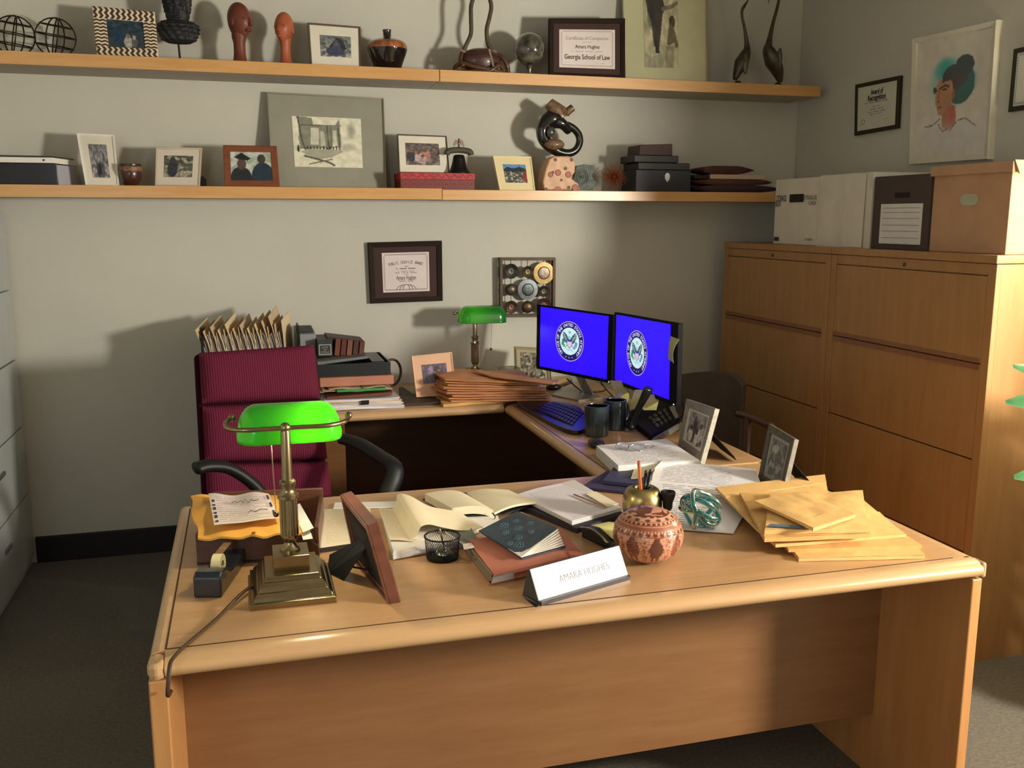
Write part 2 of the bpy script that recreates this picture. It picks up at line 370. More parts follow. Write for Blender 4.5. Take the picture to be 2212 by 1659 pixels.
# ---------------- desks ----------------
ZT = .75; OX0, OX1 = -.2055, 1.6654
def nose(p0, p1, out, mat, parent, r=.02, th=.036, name='edge_band', w=.06):   # bullnose along p0-p1, outward direction out
    p0, p1, out = V(p0), V(p1), V(out); prof = [(-w, 0), (-r*1.3, 0)]
    for k in range(9): a = pi/2 - k*pi/9; prof.append((-r*1.3+r*1.3*cos(a), -th/2+th/2*sin(a)))
    prof += [(-r*1.3, -th), (-w, -th)]
    m = M(); m.prism([p0 + out*a + V((0, 0, b)) for a, b in prof], p1-p0); return part(name, m, mat, parent, smooth=50)
NOSE = wood((206, 170, 126), (194, 154, 108), (1.2, 12, 12), .3)
def groove(t, a, b):   # dark inlay line between top panel and edge
    a, b = V(a), V(b); d = (b-a).normalized(); s = d.cross(V((0, 0, 1)))*.0017
    part('inlay', M().hexa([a-s+V((0, 0, -.003)), a+s+V((0, 0, -.003)), b+s+V((0, 0, -.003)), b-s+V((0, 0, -.003))], [a-s+V((0, 0, .0006)), a+s+V((0, 0, .0006)), b+s+V((0, 0, .0006)), b-s+V((0, 0, .0006))]), mt((70, 40, 22), .6), t)
FY0, FY1 = 1.722, 2.70
t = thing('office_desk', 'large maple desk in front with bullnose edge and recessed front panel', 'desk', ((OX0+OX1)/2, 2.2, 0))
part('desk_top', M().box(((OX0+OX1)/2, (FY0+.05+FY1-.03)/2, ZT-.018), (OX1-OX0-.06, FY1-.03-FY0-.05, .036)), MAPLE, t)
nose((OX0+.03, FY0, ZT), (OX1-.012, FY0, ZT), (0, -1, 0), NOSE, t, r=.026, th=.042, w=.05)
nose((OX0+.03, FY1, ZT), (OX1-.03, FY1, ZT), (0, 1, 0), NOSE, t, r=.012, w=.03)
nose((OX0, FY0+.045, ZT), (OX0, FY1, ZT), (-1, 0, 0), NOSE, t, r=.014, w=.03)
nose((OX1, FY0+.045, ZT), (OX1, FY1+.0, ZT), (1, 0, 0), NOSE, t, r=.012, w=.03)
groove(t, (OX0+.03, FY0+.05, ZT), (OX1-.06, FY0+.05, ZT)); groove(t, (OX0+.03, FY0+.05, ZT), (OX0+.03, FY1-.02, ZT))
part('corner_cap', M().box((OX0+.0155, FY0+.0225, ZT-.0205), (.033, .049, .041)), NOSE, t, bevel=.014)
part('corner_cap', M().box((OX1-.006, FY0+.026, ZT-.0205), (.013, .044, .038)), NOSE, t, bevel=.006)
part('side_panel', M().box((OX0+.016, (FY0+.012+FY1-.03)/2, (ZT-.044)/2), (.034, FY1-.03-FY0-.012, ZT-.044)), MAPLE_V, t, bevel=.003, label='maple side panel at the left end')
part('side_panel', M().box((OX1-.017, (FY0+.012+FY1-.03)/2, (ZT-.044)/2), (.028, FY1-.03-FY0-.012, ZT-.044)), MAPLE_V, t, bevel=.003, label='maple side panel at the right end')
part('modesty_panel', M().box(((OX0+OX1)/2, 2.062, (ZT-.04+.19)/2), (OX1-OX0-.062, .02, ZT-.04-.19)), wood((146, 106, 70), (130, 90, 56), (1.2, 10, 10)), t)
part('bracket', M().box((OX1-.06, FY0+.2, ZT-.052), (.055, .02, .018)), BLACK, t)
t = thing('desk_return', 'maple desk return with bullnose edge under keyboard and monitors', 'desk', (1.36, 3.3, 0))
RB, RE = FY1+.002, 3.86
m = M(); m.prism([(1.10, RB, ZT-.036), (OX1-.03, RB, ZT-.036), (OX1-.03, 4.46, ZT-.036), (OX1-.03, 4.40, ZT-.036), (1.10, RE+.01, ZT-.036)], (0, 0, .036)); part('return_top', m, MAPLE, t)
nose((1.066, RB, ZT), (1.066, RE, ZT), (-1, 0, 0), NOSE, t, r=.02, th=.042, w=.034)
nose((OX1, RB, ZT), (OX1, 4.40, ZT), (1, 0, 0), NOSE, t, r=.012, w=.03)
groove(t, (1.10, RB, ZT), (1.10, RE-.02, ZT))
part('side_panel', M().box((OX1-.03, 3.5, .355), (.028, 1.5, .71)), MAPLE_V, t)
part('leg_panel', M().box((1.36, RB+.03, .355), (.5, .025, .71)), MAPLE_V, t)
t = thing('credenza', 'maple credenza top along the back wall with dark panel beneath', 'desk', (.6, 4.2, 0))
CX0 = -.2
m = M(); m.prism([(CX0, 3.93, ZT-.036), (1.085, 3.93, ZT-.036), (1.60, 4.518, ZT-.036), (CX0, 4.518, ZT-.036)], (0, 0, .0365)); part('credenza_top', m, MAPLE, t)
nose((CX0, 3.878, ZT), (1.068, 3.878, ZT), (0, -1, 0), NOSE, t, r=.02, th=.042, w=.052)
groove(t, (1.07, 3.875, ZT), (1.14, 3.94, ZT))
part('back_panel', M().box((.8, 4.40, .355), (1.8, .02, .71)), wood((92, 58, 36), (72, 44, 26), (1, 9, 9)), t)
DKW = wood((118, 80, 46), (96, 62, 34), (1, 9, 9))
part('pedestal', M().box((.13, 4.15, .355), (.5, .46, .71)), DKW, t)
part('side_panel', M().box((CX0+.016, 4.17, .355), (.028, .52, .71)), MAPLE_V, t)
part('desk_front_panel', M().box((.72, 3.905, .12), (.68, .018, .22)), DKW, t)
# ---------------- lateral file cabinets ----------------
CFX = 2.3815; CT = 1.434
CABW = wood((176, 134, 84), (156, 114, 66), (9, 9, .9), .45, .1)
def cabinet(label, y0, y1, lock_y):
    t = thing('file_cabinet', label, 'cabinet', ((CFX+RX)/2, (y0+y1)/2, 0)); x1 = RX-.006; ym = (y0+y1)/2
    part('carcass', M().box(((CFX+.02+x1)/2, ym, (CT-.03)/2), (x1-CFX-.02, y1-y0-.002, CT-.03)), CABW, t)
    part('cabinet_top', M().box(((CFX-.004+x1)/2, ym, CT-.014), (x1-CFX+.004, y1-y0-.001, .028)), CABW, t, bevel=.003)
    for s in (y0+.019, y1-.019): part('stile', M().box((CFX+.010, s, (CT-.03)/2), (.022, .036, CT-.03)), CABW, t, bevel=.002)
    part('rail', M().box((CFX+.012, ym, CT-.048), (.018, y1-y0-.076, .036)), CABW, t)
    part('lock', M().lathe([(0, 0), (.007, 0), (.008, .004), (.004, .006), (0, .006)], 12).tf(Matrix.Translation((CFX+.0035, lock_y, CT-.05)) @ Matrix.Rotation(-pi/2, 4, 'Y')), BRASSD, t)
    zs = [.07, .4, .735, 1.068, CT-.068]
    for i in range(4):
        a, b = zs[i]+.0025, zs[i+1]-.0025; groovey = (i == 2); top = b
        m = M(); m.box((CFX+.011, ym, (a+top)/2), (.020, y1-y0-.080, top-a)); d = part('drawer_front', m, CABW, t, bevel=.0015)
        if groovey or i == 3:
            zz = a if i == 3 else top
            if i == 3: part('finger_pull', M().prism([(CFX-.0035, y0+.045, zz+.0), (CFX-.0005, y0+.045, zz+.016), (CFX+.004, y0+.045, zz+.016), (CFX+.004, y0+.045, zz)], (0, y1-y0-.09, 0)), wood((140, 90, 48), (120, 74, 38), (9, 9, .9)), d)
            else: part('finger_pull', M().prism([(CFX-.0035, y0+.045, zz-.018), (CFX-.0005, y0+.045, zz), (CFX+.004, y0+.045, zz), (CFX+.004, y0+.045, zz-.018)], (0, y1-y0-.09, 0)), wood((140, 90, 48), (120, 74, 38), (9, 9, .9)), d)
    part('plinth', M().box(((CFX+.03+x1)/2, ym, .033), (x1-CFX-.03, y1-y0-.01, .062)), DKW, t)
cabinet('wooden lateral file cabinet nearer the viewer, beside the front desk', 2.543, 3.456, 3.0)
cabinet('wooden lateral file cabinet in the corner, half hidden behind monitors', 3.459, 4.38, 3.92)
# pale metal cabinet at the left edge
GM = mt((176, 182, 182), .4, 0., var=.03)
t = thing('metal_file_cabinet', 'pale grey metal file cabinet at the left edge of the room', 'cabinet', (-1.25, 3.99, 0))
part('carcass', M().box((-1.255, 3.99, .8), (.53, 1.05, 1.6)), GM, t, bevel=.004)
zz = [.04, .34, .645, .945, 1.249, 1.58]
for i in range(5):
    d = part('drawer_front', M().box((-.981, 3.99, (zz[i]+zz[i+1])/2), (.012, 1.02, zz[i+1]-zz[i]-.008)), GM, t, bevel=.002)
    part('handle', M().box((-.972, 4.05, zz[i+1]-.11), (.012, .10, .018)), mt((120, 124, 124), .4, .6), d, bevel=.003)
part('badge', M().box((-.974, 4.33, 1.50), (.004, .022, .022)), mt((60, 62, 62), .4), t)
# ---------------- boxes on the wooden cabinets ----------------
def bq(x, y0, y1, z0, z1): return Q((x, y1, z0), (x, y0, z0), (x, y0, z1), (x, y1, z1))   # face looking to -x
BX = 2.43
t = thing('storage_box', 'white cardboard storage box with hand hole and printing, on far cabinet', 'box', (2.62, 3.82, CT))
wb = mt((214, 210, 198), .8, var=.04); m = M(); m.box((2.62, 3.826, CT+.1495), (.375, .35, .297)); part('carton', m, wb, t, bevel=.002)
q = bq(BX, 3.651, 4.001, CT, CT+.3)
m = M(); q.sub(.36, .64, .68, .76, .001).plate(m, .002); part('hand_hole', m, mt((40, 34, 26), .9), t)
m = M(); q.text(m, 'STORAGE', .16, .70, .028, maxw=.24, bold=.01); q.text(m, 'BOX', .09, .62, .028, maxw=.12, bold=.01); q.text(m, 'LETTER/LEGAL SIZE', .83, .70, .02, maxw=.28); q.text(m, '13 INCH', .88, .62, .02, maxw=.16); q.text(m, '12x10x15', .84, .09, .012, maxw=.22); part('printing', m, mt((50, 48, 46), .8), t)
m = M(); q.sub(.03, .05, .14, .11, .001).plate(m, .001); part('printed_mark', m, mt((60, 58, 56), .8), t)
t = thing('storage_box', 'plain white cardboard box between the printed box and the dark one', 'box', (2.62, 3.45, CT))
m = M(); m.sheet([(BX, 3.645, CT), (BX, 3.275, CT), (BX, 3.275, CT+.302), (BX, 3.645, CT+.302)], 8, 2, .36, lambda u, v: .004*sin(u*14), (-1, 0, 0)); part('carton', m, wb, t, smooth=30)
m = M(); m.sheet([(BX-.008, 3.32, CT+.002), (BX-.008, 3.45, CT+.002), (BX-.004, 3.45, CT+.296), (BX-.004, 3.32, CT+.296)], 1, 1, .002, None, (-1, 0, 0)); part('flap', m, wb, t)
t = thing('storage_box', 'dark grey storage box with white ruled label on its front', 'box', (2.62, 3.1, CT))
part('carton', M().box((2.615, 3.105, CT+.141), (.375, .322, .281)), mt((74, 64, 62), .8), t, bevel=.002)
q = bq(2.427, 2.944, 3.266, CT, CT+.282)
m = M(); q.sub(.16, .08, .90, .62, .0015).plate(m, .0015); part('label', m, mt((214, 216, 214), .7), t)
m = M(); [m.join(M().add([q.P(.2, v, .0022), q.P(.86, v, .0022), q.P(.86, v+.006, .0022), q.P(.2, v+.006, .0022)], [(0, 1, 2, 3)])) for v in (.16, .25, .33, .42, .5, .56)]; part('ruled_lines', m, mt((120, 120, 120), .8), t, kind=None)
m = M(); q.sub(.4, .7, .66, .77, .001).plate(m, .001); part('hand_hole', m, mt((30, 26, 26), .9), t)
t = thing('storage_box', 'brown cardboard box with lid and oval hand hole, at cabinet end', 'box', (2.62, 2.75, CT))
bc = mt((186, 150, 118), .85, var=.06); part('carton', M().box((2.632, 2.757, CT+.136), (.39, .365, .27)), bc, t, bevel=.002)
lid = part('lid', M().box((2.632, 2.757, CT+.287), (.41, .385, .035)), bc, t, bevel=.002)
part('lid_flap', M().hexa([(2.445, 2.55, CT+.262), (2.83, 2.55, CT+.262), (2.83, 2.565, CT+.27), (2.445, 2.565, CT+.27)], [(2.43, 2.56, CT+.308), (2.84, 2.56, CT+.308), (2.84, 2.572, CT+.308), (2.43, 2.572, CT+.308)]), bc, t)
q = bq(2.437, 2.575, 2.94, CT, CT+.27); m = M()
m.add([q.P(.5+.115*(abs(cos(a))**.6)*(1 if cos(a) > 0 else -1), .68+.075*(abs(sin(a))**.8)*(1 if sin(a) > 0 else -1), .0012) for a in [k*pi/12 for k in range(24)]], [tuple(range(24))]); part('hand_hole', m, mt((176, 182, 158), .8), t)
# ---------------- office chair ----------------
BUR = None
def burg():
    m = bpy.data.materials.new('burgundy_fabric'); nt, b = nodes(m); b.inputs['Roughness'].default_value = .95; b.inputs['Specular IOR Level'].default_value = .1
    tc = nt.nodes.new('ShaderNodeTexCoord'); w_ = nt.nodes.new('ShaderNodeTexWave'); w_.bands_direction = 'X'; w_.inputs['Scale'].default_value = 37; w_.inputs['Distortion'].default_value = 1.2; w_.inputs['Detail'].default_value = 2; w_.inputs['Detail Scale'].default_value = 6
    nt.links.new(tc.outputs['Object'], w_.inputs['Vector']); mx = nt.nodes.new('ShaderNodeMix'); mx.data_type = 'RGBA'; mx.inputs[6].default_value = lin((92, 31, 50)); mx.inputs[7].default_value = lin((112, 42, 64))
    nt.links.new(w_.outputs[0], mx.inputs[0]); nt.links.new(mx.outputs[2], b.inputs['Base Color'])
    bp = nt.nodes.new('ShaderNodeBump'); bp.inputs['Strength'].default_value = .5; bp.inputs['Distance'].default_value = .003; nt.links.new(w_.outputs[0], bp.inputs['Height']); nt.links.new(bp.outputs[0], b.inputs['Normal']); return m
BUR = burg(); CHP = mt((22, 24, 24), .5)
tl, tr, bl, br = Y(433, 761, 3.58), Y(682, 744, 3.63), Y(452, 1092, 3.46), Y(722, 1088, 3.52)
q = Q(bl, br, tr, tl); cc = (tl+tr+bl+br)/4
t = thing('office_chair', 'burgundy high-back office chair with black curved arms', 'chair', (cc.x, cc.y-.1, 0), math.atan2(q.n.x, -q.n.y))
def pan(v0, v1):
    m = M(); s = q.sub(0, v0, 1, v1)
    def bul(u, v): return .030*((1-(2*u-1)**10)*(1-(2*v-1)**8)) - .026
    s.plate(m, .05, 22, 18, bul); return m
sx = [(0, .262), (.282, .646), (.666, 1.0)]
for a, b in sx: part('back_cushion', pan(a, b), BUR, t, smooth=50)
m = M(); q.sub(-.035, -.05, 1.0, .995, -.05).plate(m, .05); part('back_shell', m, mt((46, 12, 24), .95, spec=.1), t, bevel=.012)  # shell colour darkened to put crease shade into the cushion gaps
sz = .47
a0, a1 = q.P(0, 0), q.P(1, 0); fn_ = V((q.n.x, q.n.y, 0)).normalized(); a0.z = a1.z = sz+.03; a0 = a0 - fn_*.02; a1 = a1 - fn_*.02
m = M(); m.sheet([a0+fn_*.46, a1+fn_*.46, a1, a0], 12, 12, .09, lambda u, v: .03*((1-(2*u-1)**6)*(1-(2*v-1)**6)), (0, 0, 1)); part('seat', m, BUR, t, smooth=50)
def arm(pts, w=.068):
    P = bez(pts, 7); m = M(); m.tube(P, [w*.5]*len(P), 10, flat=.62); return m
sd = (a1-a0).normalized()
for s, lab in ((-1, 'L'), (1, 'R')):
    if s < 0: pts = [Y(424, 1012, 3.20), Y(450, 1006, 3.22), Y(490, 1010, 3.25), Y(530, 1032, 3.27), Y(565, 1066, 3.27), Y(580, 1110, 3.26)]
    else: pts = [Y(742, 948, 3.50), Y(775, 958, 3.44), Y(820, 985, 3.34), Y(850, 1006, 3.26), Y(852, 1030, 3.23), Y(838, 1066, 3.21), Y(832, 1120, 3.2)]
    e = pts[-1].copy(); e2 = e.copy(); e2.z = sz-.03; e3 = V((cc.x+.0, cc.y-.15, sz-.05)); e3 = e2.lerp(e3, .5)
    part('armrest', arm(pts + [e2, e3]), CHP, t, smooth=True)
cb = V((cc.x, cc.y-.16, 0)); m = M(); m.lathe([(.028, .1), (.028, .44), (.07, .45), (.07, .465), (0, .465)], 16, cb); part('gas_lift', m, BLACK, t, smooth=40)
for k in range(5):
    a = k*2*pi/5+.3; d = V((cos(a), sin(a), 0)); lg = part('base_leg', M().tube([cb+V((0, 0, .12)), cb+d*.15+V((0, 0, .11)), cb+d*.29+V((0, 0, .075))], [.026, .022, .014], 8), BLACK, t, smooth=True)
    part('caster', M().lathe([(0, -.012), (.02, -.012), (.026, -.006), (.026, .006), (.02, .012), (0, .012)], 14).tf(Matrix.Translation(cb+d*.29+V((0, 0, .027))) @ Matrix.Rotation(a, 4, 'Z') @ Matrix.Rotation(pi/2, 4, 'X')), BLACK, lg)
m = M(); m.tube([cb+V((0, 0, .44)), V((q.P(.5, 0).x, q.P(.5, 0).y, .46))-fn_*.09, q.P(.5, .3, -.11)], .022, 8); part('back_bar', m, BLACK, t, smooth=True)
# guest chair in the dark corner
GC = mt((92, 86, 80), .95, var=.1); t = thing('guest_chair', 'grey upholstered guest chair with wooden arms behind the monitors', 'chair', (2.02, 3.72, 0))
m = M(); pts = [Y(1440, 880, 3.98), Y(1450, 825, 4.0), Y(1480, 811, 3.95), Y(1540, 808, 3.85), Y(1585, 816, 3.72), Y(1601, 850, 3.62), Y(1606, 960, 3.55)]
top = bez([Y(1462, 812, 4.02), Y(1520, 806, 3.9), Y(1580, 812, 3.74), Y(1602, 836, 3.64)], 5); n = len(top); vs = []
for p in top: vs += [V((p.x, p.y, .42)), p]
off = V((.045, .04, 0)); m.add(vs + [p+off for p in vs], [(2*i, 2*i+2, 2*i+3, 2*i+1) for i in range(n-1)] + [(2*n+2*i+1, 2*n+2*i+3, 2*n+2*i+2, 2*n+2*i) for i in range(n-1)] + [(2*i+1, 2*i+3, 2*n+2*i+3, 2*n+2*i+1) for i in range(n-1)] + [(0, 1, 2*n+1, 2*n), (2*n-2, 4*n-2, 4*n-1, 2*n-1)])
part('backrest', m, GC, t, smooth=50)
part('seat', M().box((2.05, 3.66, .41), (.44, .46, .09), rz=.5), GC, t, bevel=.02)
WD = wood((84, 52, 34), (62, 38, 26), (2, 2, 9))
am = [Y(1593, 893, 3.52), Y(1625, 902, 3.4), Y(1668, 922, 3.25)]; part('armrest', M().tube(bez(am, 5), .017, 8), WD, t, smooth=True)
p = Y(1618, 900, 3.42); part('leg', M().tube([p, V((p.x, p.y, 0))], .016, 8), WD, t, smooth=True)
p = Y(1668, 922, 3.25); part('leg', M().tube([p, V((p.x, p.y, 0))], .016, 8), WD, t, smooth=True)
for dx, dy in ((-.2, .25), (-.32, -.02)): part('leg', M().tube([(2.0+dx, 3.75+dy, .4), (2.0+dx, 3.75+dy, 0)], .016, 8), WD, t, smooth=True)
# ---------------- pictures hung on the walls ----------------
DKF = mt((36, 27, 20), .6, spec=.15); DKM = mt((62, 42, 38), .8)
INK = mt((48, 46, 50), .8); INK2 = mt((120, 114, 114), .8)
def cert_border(t, q, ink, n=26):
    m = M()
    for i in range(n):
        u = .05+.9*(i+.5)/n
        for v in (.045, .935): c = q.sub(u-.010, v-.0, u+.010, v+.03, .0016); c.plate(m, .0003)
    for i in range(int(n*.7)):
        v = .06+.87*(i+.5)/(n*.7)
        for u in (.03, .945): c = q.sub(u, v-.013, u+.024, v+.013, .0016); c.plate(m, .0003)
    part('border_print', m, ink, t, kind='stuff')
def lines(t, q, rows, ink=INK2, name='small_print'):
    m = M()
    for (u, v, wd, h) in rows:
        n = max(2, int(wd/.035))
        for i in range(n):
            if (i*7+int(v*100)) % 5 == 4: continue
            a = u-wd/2+wd*i/n; q.sub(a, v, a+wd/n*.82, v+h*(.7+.3*((i*3) % 2)), .0016).plate(m, .0002)
    part(name, m, ink, t, kind='stuff')
# public service award
q = Q(Y(801, 656, 4.495), Y(957, 650, 4.495), Y(955, 520, 4.495), Y(795, 524, 4.495))
t, inn = frame('framed_certificate', 'dark framed certificate hanging on back wall beneath the shelves', q, .024, .025, DKF, DKM, None, cat='certificate')
pq = inn.sub(.135, .115, .865, .88, .0015); m = M(); pq.plate(m, .001, 8, 8); part('certificate', m, mt((220, 208, 206), .6, coat=.5), t)
cert_border(t, pq, mt((150, 142, 150), .8))
m = M(); s = 'PUBLIC SERVICE AWARD'; n = len(s)
for i, ch in enumerate(s):
    if ch != ' ': a = (i-(n-1)/2)/n*1.3; pq.text(m, ch, .5+.60*sin(a), .47+.28*cos(a), .0155, rot=-a*.8, bold=-.005, sx=.62)
part('heading', m, INK, t)
m = M(); pq.text(m, 'Amara Hughes', .5, .36, .020, maxw=.42); part('name_print', m, INK, t)
lines(t, pq, [(.5, .64, .12, .018), (.5, .58, .42, .03), (.5, .52, .36, .014), (.5, .48, .48, .016), (.5, .43, .1, .012), (.5, .295, .42, .014), (.5, .26, .3, .014)])
m = M(); [m.tube([pq.P(.5+.10*sin(a)*k, .06+.13*cos(a), .0015) for a in [j*pi/8-pi/2 for j in range(9)]], .0012, 4) for k in (.7, 1.4, 2.1)]; part('rosette', m, mt((150, 142, 150), .8), t)
# metal disc art
WQ = Q(Y(1079, 684, 4.49), Y(1197, 683, 4.49), Y(1198, 556, 4.49), Y(1078, 556, 4.49))
t = thing('metal_wall_art', 'metal wall art of nine round discs in a dark square frame', 'wall art', WQ.P(.5, 0)); IR = mt((70, 58, 42), .5, .6, var=.2)
m = M(); o = .02; b = .045
for c in ((0, 0, 1, b), (0, 1-b, 1, 1), (0, b, b, 1-b), (1-b, b, 1, 1-b)): m.sheet(WQ.sub(*c, o).c, 1, 1, .035, None, WQ.n)
part('frame', m, IR, t)
for u in (.2, .5, .79): part('rod', M().tube([WQ.P(u, .03, .008), WQ.P(u, .97, .008)], .0016, 6), IR, t)
def disc(u, v, r, col, kind, metal=.8, c2=None):
    r *= 1.04
    ax = Matrix.Translation(WQ.P(u, v, .012)) @ Matrix.Rotation(math.atan2(WQ.n.x, -WQ.n.y), 4, 'Z') @ Matrix.Rotation(pi/2, 4, 'X')
    if kind == 'dome': pr = [(r, 0), (r*.95, r*.22), (r*.75, r*.45), (r*.4, r*.6), (0, r*.65)]
    elif kind == 'cup': pr = [(r*.9, -.004), (r, .004), (r*.97, .006), (r*.7, .001), (r*.42, -.002), (r*.38, .002), (r*.2, .002), (0, .0)]
    else: pr = [(r, -.002), (r, .004), (r*.6, .005), (r*.56, .0), (r*.5, .0), (0, .001)]
    d = part('disc', M().lathe(pr, 28).tf(ax), mt(tuple(int(x*.85) for x in col), .42, metal, var=.25, vs=50), t, smooth=40)
    if c2: part('disc_centre', M().lathe([(r*.56, .003), (r*.52, .006), (r*.3, .007), (0, .0065)], 20).tf(ax), mt(c2, .35, .8, var=.3, vs=80), d, smooth=40)
for a in ((.2, .77, .036, (84, 84, 74), 'cup'), (.5, .76, .028, (120, 108, 82), 'cup'), (.79, .74, .052, (196, 164, 100), 'flat', .4, (96, 86, 76)), (.2, .46, .029, (130, 122, 108), 'dome'), (.5, .46, .050, (108, 114, 116), 'flat', .8, (60, 68, 68)), (.79, .43, .027, (100, 98, 82), 'cup'), (.2, .165, .031, (118, 92, 78), 'cup'), (.5, .165, .030, (126, 106, 88), 'dome'), (.79, .19, .036, (124, 90, 82), 'cup')): disc(*a)
# right wall
def rq(tl, tr, br, bl, x=RX-.003): return Q(X(*bl, x), X(*br, x), X(*tr, x), X(*tl, x))
q = rq((1847, 183), (1944, 163), (1938, 277), (1845, 293), RX-.02)
t, inn = frame('framed_certificate', 'small black framed certificate on right wall above the white boxes', q, .018, .016, mt((38, 34, 20), .5), None, None, cat='certificate')
pq = inn.sub(.0, .0, 1, 1, .001); m = M(); pq.plate(m, .001); part('certificate', m, mt((206, 206, 190), .6, coat=.5), t)
m = M(); pq.text(m, 'Award of', .5, .83, .026, maxw=.32, bold=.03); pq.text(m, 'Recognition', .5, .70, .026, maxw=.46, bold=.03); part('heading', m, INK, t)
lines(t, pq, [(.5, .6, .6, .018), (.5, .5, .2, .015), (.5, .44, .36, .015), (.5, .38, .44, .015), (.5, .33, .34, .012), (.13, .12, .12, .012), (.8, .18, .2, .008)])
m = M(); m.tube([pq.P(.16+.05*cos(a), .2+.05*sin(a), .001) for a in [k*pi/8 for k in range(16)]], .001, 4, True); part('seal_print', m, INK2, t)
q = rq((1970, 83), (2153, 42), (2133, 344), (1963, 356), RX-.03)
WF = mt((214, 210, 194), .5)
hair = (38, 104, 106); skin = (188, 138, 110)
pic = [('r', 0, 0, 1, 1, (218, 214, 204)), ('s', .5, .62, .36, .24, (110, 190, 190), .75), ('s', .42, .72, .18, .12, (40, 170, 170), .95), ('s', .70, .60, .13, .14, (90, 150, 175), .8),
 ('e', .60, .60, .20, .17, hair), ('e', .54, .66, .17, .10, (66, 70, 82)), ('e', .66, .74, .12, .085, (52, 72, 84)), ('b', 14, .12, (34, 76, 84), 2., 1.), ('r', 0, 0, .02, 1, (218, 214, 204)),
 ('p', [(.28, .47), (.29, .60), (.34, .66), (.46, .66), (.52, .60), (.52, .46), (.47, .40), (.38, .35), (.33, .36), (.31, .41)], skin), ('p', [(.36, .62), (.50, .64), (.53, .52), (.60, .56), (.58, .68), (.40, .70)], (72, 66, 74)),
 ('e', .27, .57, .025, .03, (66, 60, 62)), ('e', .53, .52, .02, .04, (150, 100, 84)), ('l', [(.35, .58), (.41, .60), (.46, .585)], (70, 48, 44), .010), ('e', .405, .565, .035, .010, (60, 44, 44)), ('e', .305, .565, .016, .008, (60, 44, 44)),
 ('l', [(.335, .57), (.325, .50), (.315, .475), (.345, .47)], (140, 88, 72), .006), ('e', .35, .425, .03, .010, (160, 92, 84)), ('p', [(.40, .38), (.50, .44), (.56, .42), (.58, .28), (.46, .22), (.38, .26), (.38, .34)], (186, 116, 92)), ('s', .52, .33, .06, .10, (196, 90, 76), .9),
 ('l', [(.14, .27), (.26, .28), (.36, .33)], (110, 116, 108), .006), ('l', [(.60, .30), (.70, .31), (.80, .26), (.84, .24)], (110, 116, 108), .006), ('l', [(.34, .28), (.40, .22), (.46, .235)], (96, 84, 78), .007), ('l', [(.50, .22), (.58, .29)], (96, 84, 78), .006), ('s', .5, .16, .5, .18, (206, 204, 210), .5), ('n', 9, .04)]
# mask the stray blotches outside hair
pic = pic[:7] + pic[9:]
t, inn = frame('framed_painting', 'large white framed painting of a woman with turquoise hair', q, .022, .035, WF, None, pic, pu=(0, 0, 1, 1), cat='painting', px=(90, 110), lip=.4)
a = X(2180, 108, RX-.02); b = X(2177, 242, RX-.02); q = Q(b, b+V((0, -.27, 0)), V((a.x, b.y-.27, a.z)), V((a.x, b.y, a.z)))
t, inn = frame('framed_certificate', 'black framed certificate cut off by the right edge of the photo', q, .018, .016, mt((38, 34, 20), .5), None, None, cat='certificate')
pq = inn.sub(0, 0, 1, 1, .001); m = M(); pq.plate(m, .001); part('certificate', m, mt((206, 208, 194), .6, coat=.5), t); cert_border(t, pq, mt((150, 156, 166), .8))
# ---------------- things on the upper shelf ----------------
def sq(bl, br, tr, tl, z, yb=4.33, yt=4.42, yb2=None, yt2=None): return Q(YX(bl, yb, z), YX(br, yb2 or yb, z), Y(tr[0], tr[1], yt2 or yt), Y(tl[0], tl[1], yt))
WIRE = mt((44, 38, 30), .5, .7)
for px, lab in ((31, 'openwork wire ball at the left end of the upper shelf'), (120, 'openwork wire ball beside the zigzag frame on upper shelf')):
    c = YX(px, 4.36, ZU+.077); r = .077; t = thing('wire_ball', lab, 'ornament', (c.x, c.y, ZU), group='wire balls on the upper shelf')
    T0 = Matrix.Translation(c) @ Matrix.Rotation(.16, 4, 'Y'); rings = [(Matrix.Rotation(pi/2, 4, 'X'), r, 0)] + [(Matrix.Rotation(pi/2+q_, 4, 'Z') @ Matrix.Rotation(pi/2, 4, 'X'), r, 0) for q_ in (-.28, .28)] + [(Matrix.Rotation(.18, 4, 'X'), math.sqrt(r*r-h_*h_), h_) for h_ in (-.034, .008, .046)]
    for mm, r1, h_ in rings: part('ring', M().tube([(r1*cos(k*pi/14), r1*sin(k*pi/14), h_) for k in range(28)], .0028, 6, True).tf(T0 @ mm), WIRE, t, smooth=True)
# zigzag frame
q = sq(210, 343, (334, 26), (199, 13), ZU, 4.31, 4.36)
t, inn = frame('framed_photo', 'brown and cream zigzag inlaid photo frame on the upper shelf', q, .048, .016, mt((232, 224, 198), .5), None, [('g', (34, 52, 66), (52, 62, 62)), ('b', 7, .1, (44, 70, 84), 1., 1.), ('s', .3, .4, .2, .4, (30, 58, 90))] + fig(.55, .32, .9, (170, 170, 165), (120, 110, 100)) + fig(.72, .3, .7, (90, 92, 90), (150, 145, 140)) + [('n', 8, .3)], pu=(.03, .03, .97, .97))
m = M(); n = 9
def zig(f, cnt, amp):
    for i in range(cnt):
        for s in (0,):
            pts = [f(i, k) for k in range(9)]; m.add([p for ab in pts for p in ab], [(2*k, 2*k+2, 2*k+3, 2*k+1) for k in range(8)])
bu, bv = .048/q.w(), .048/q.h()
NH = 11; NV = 8
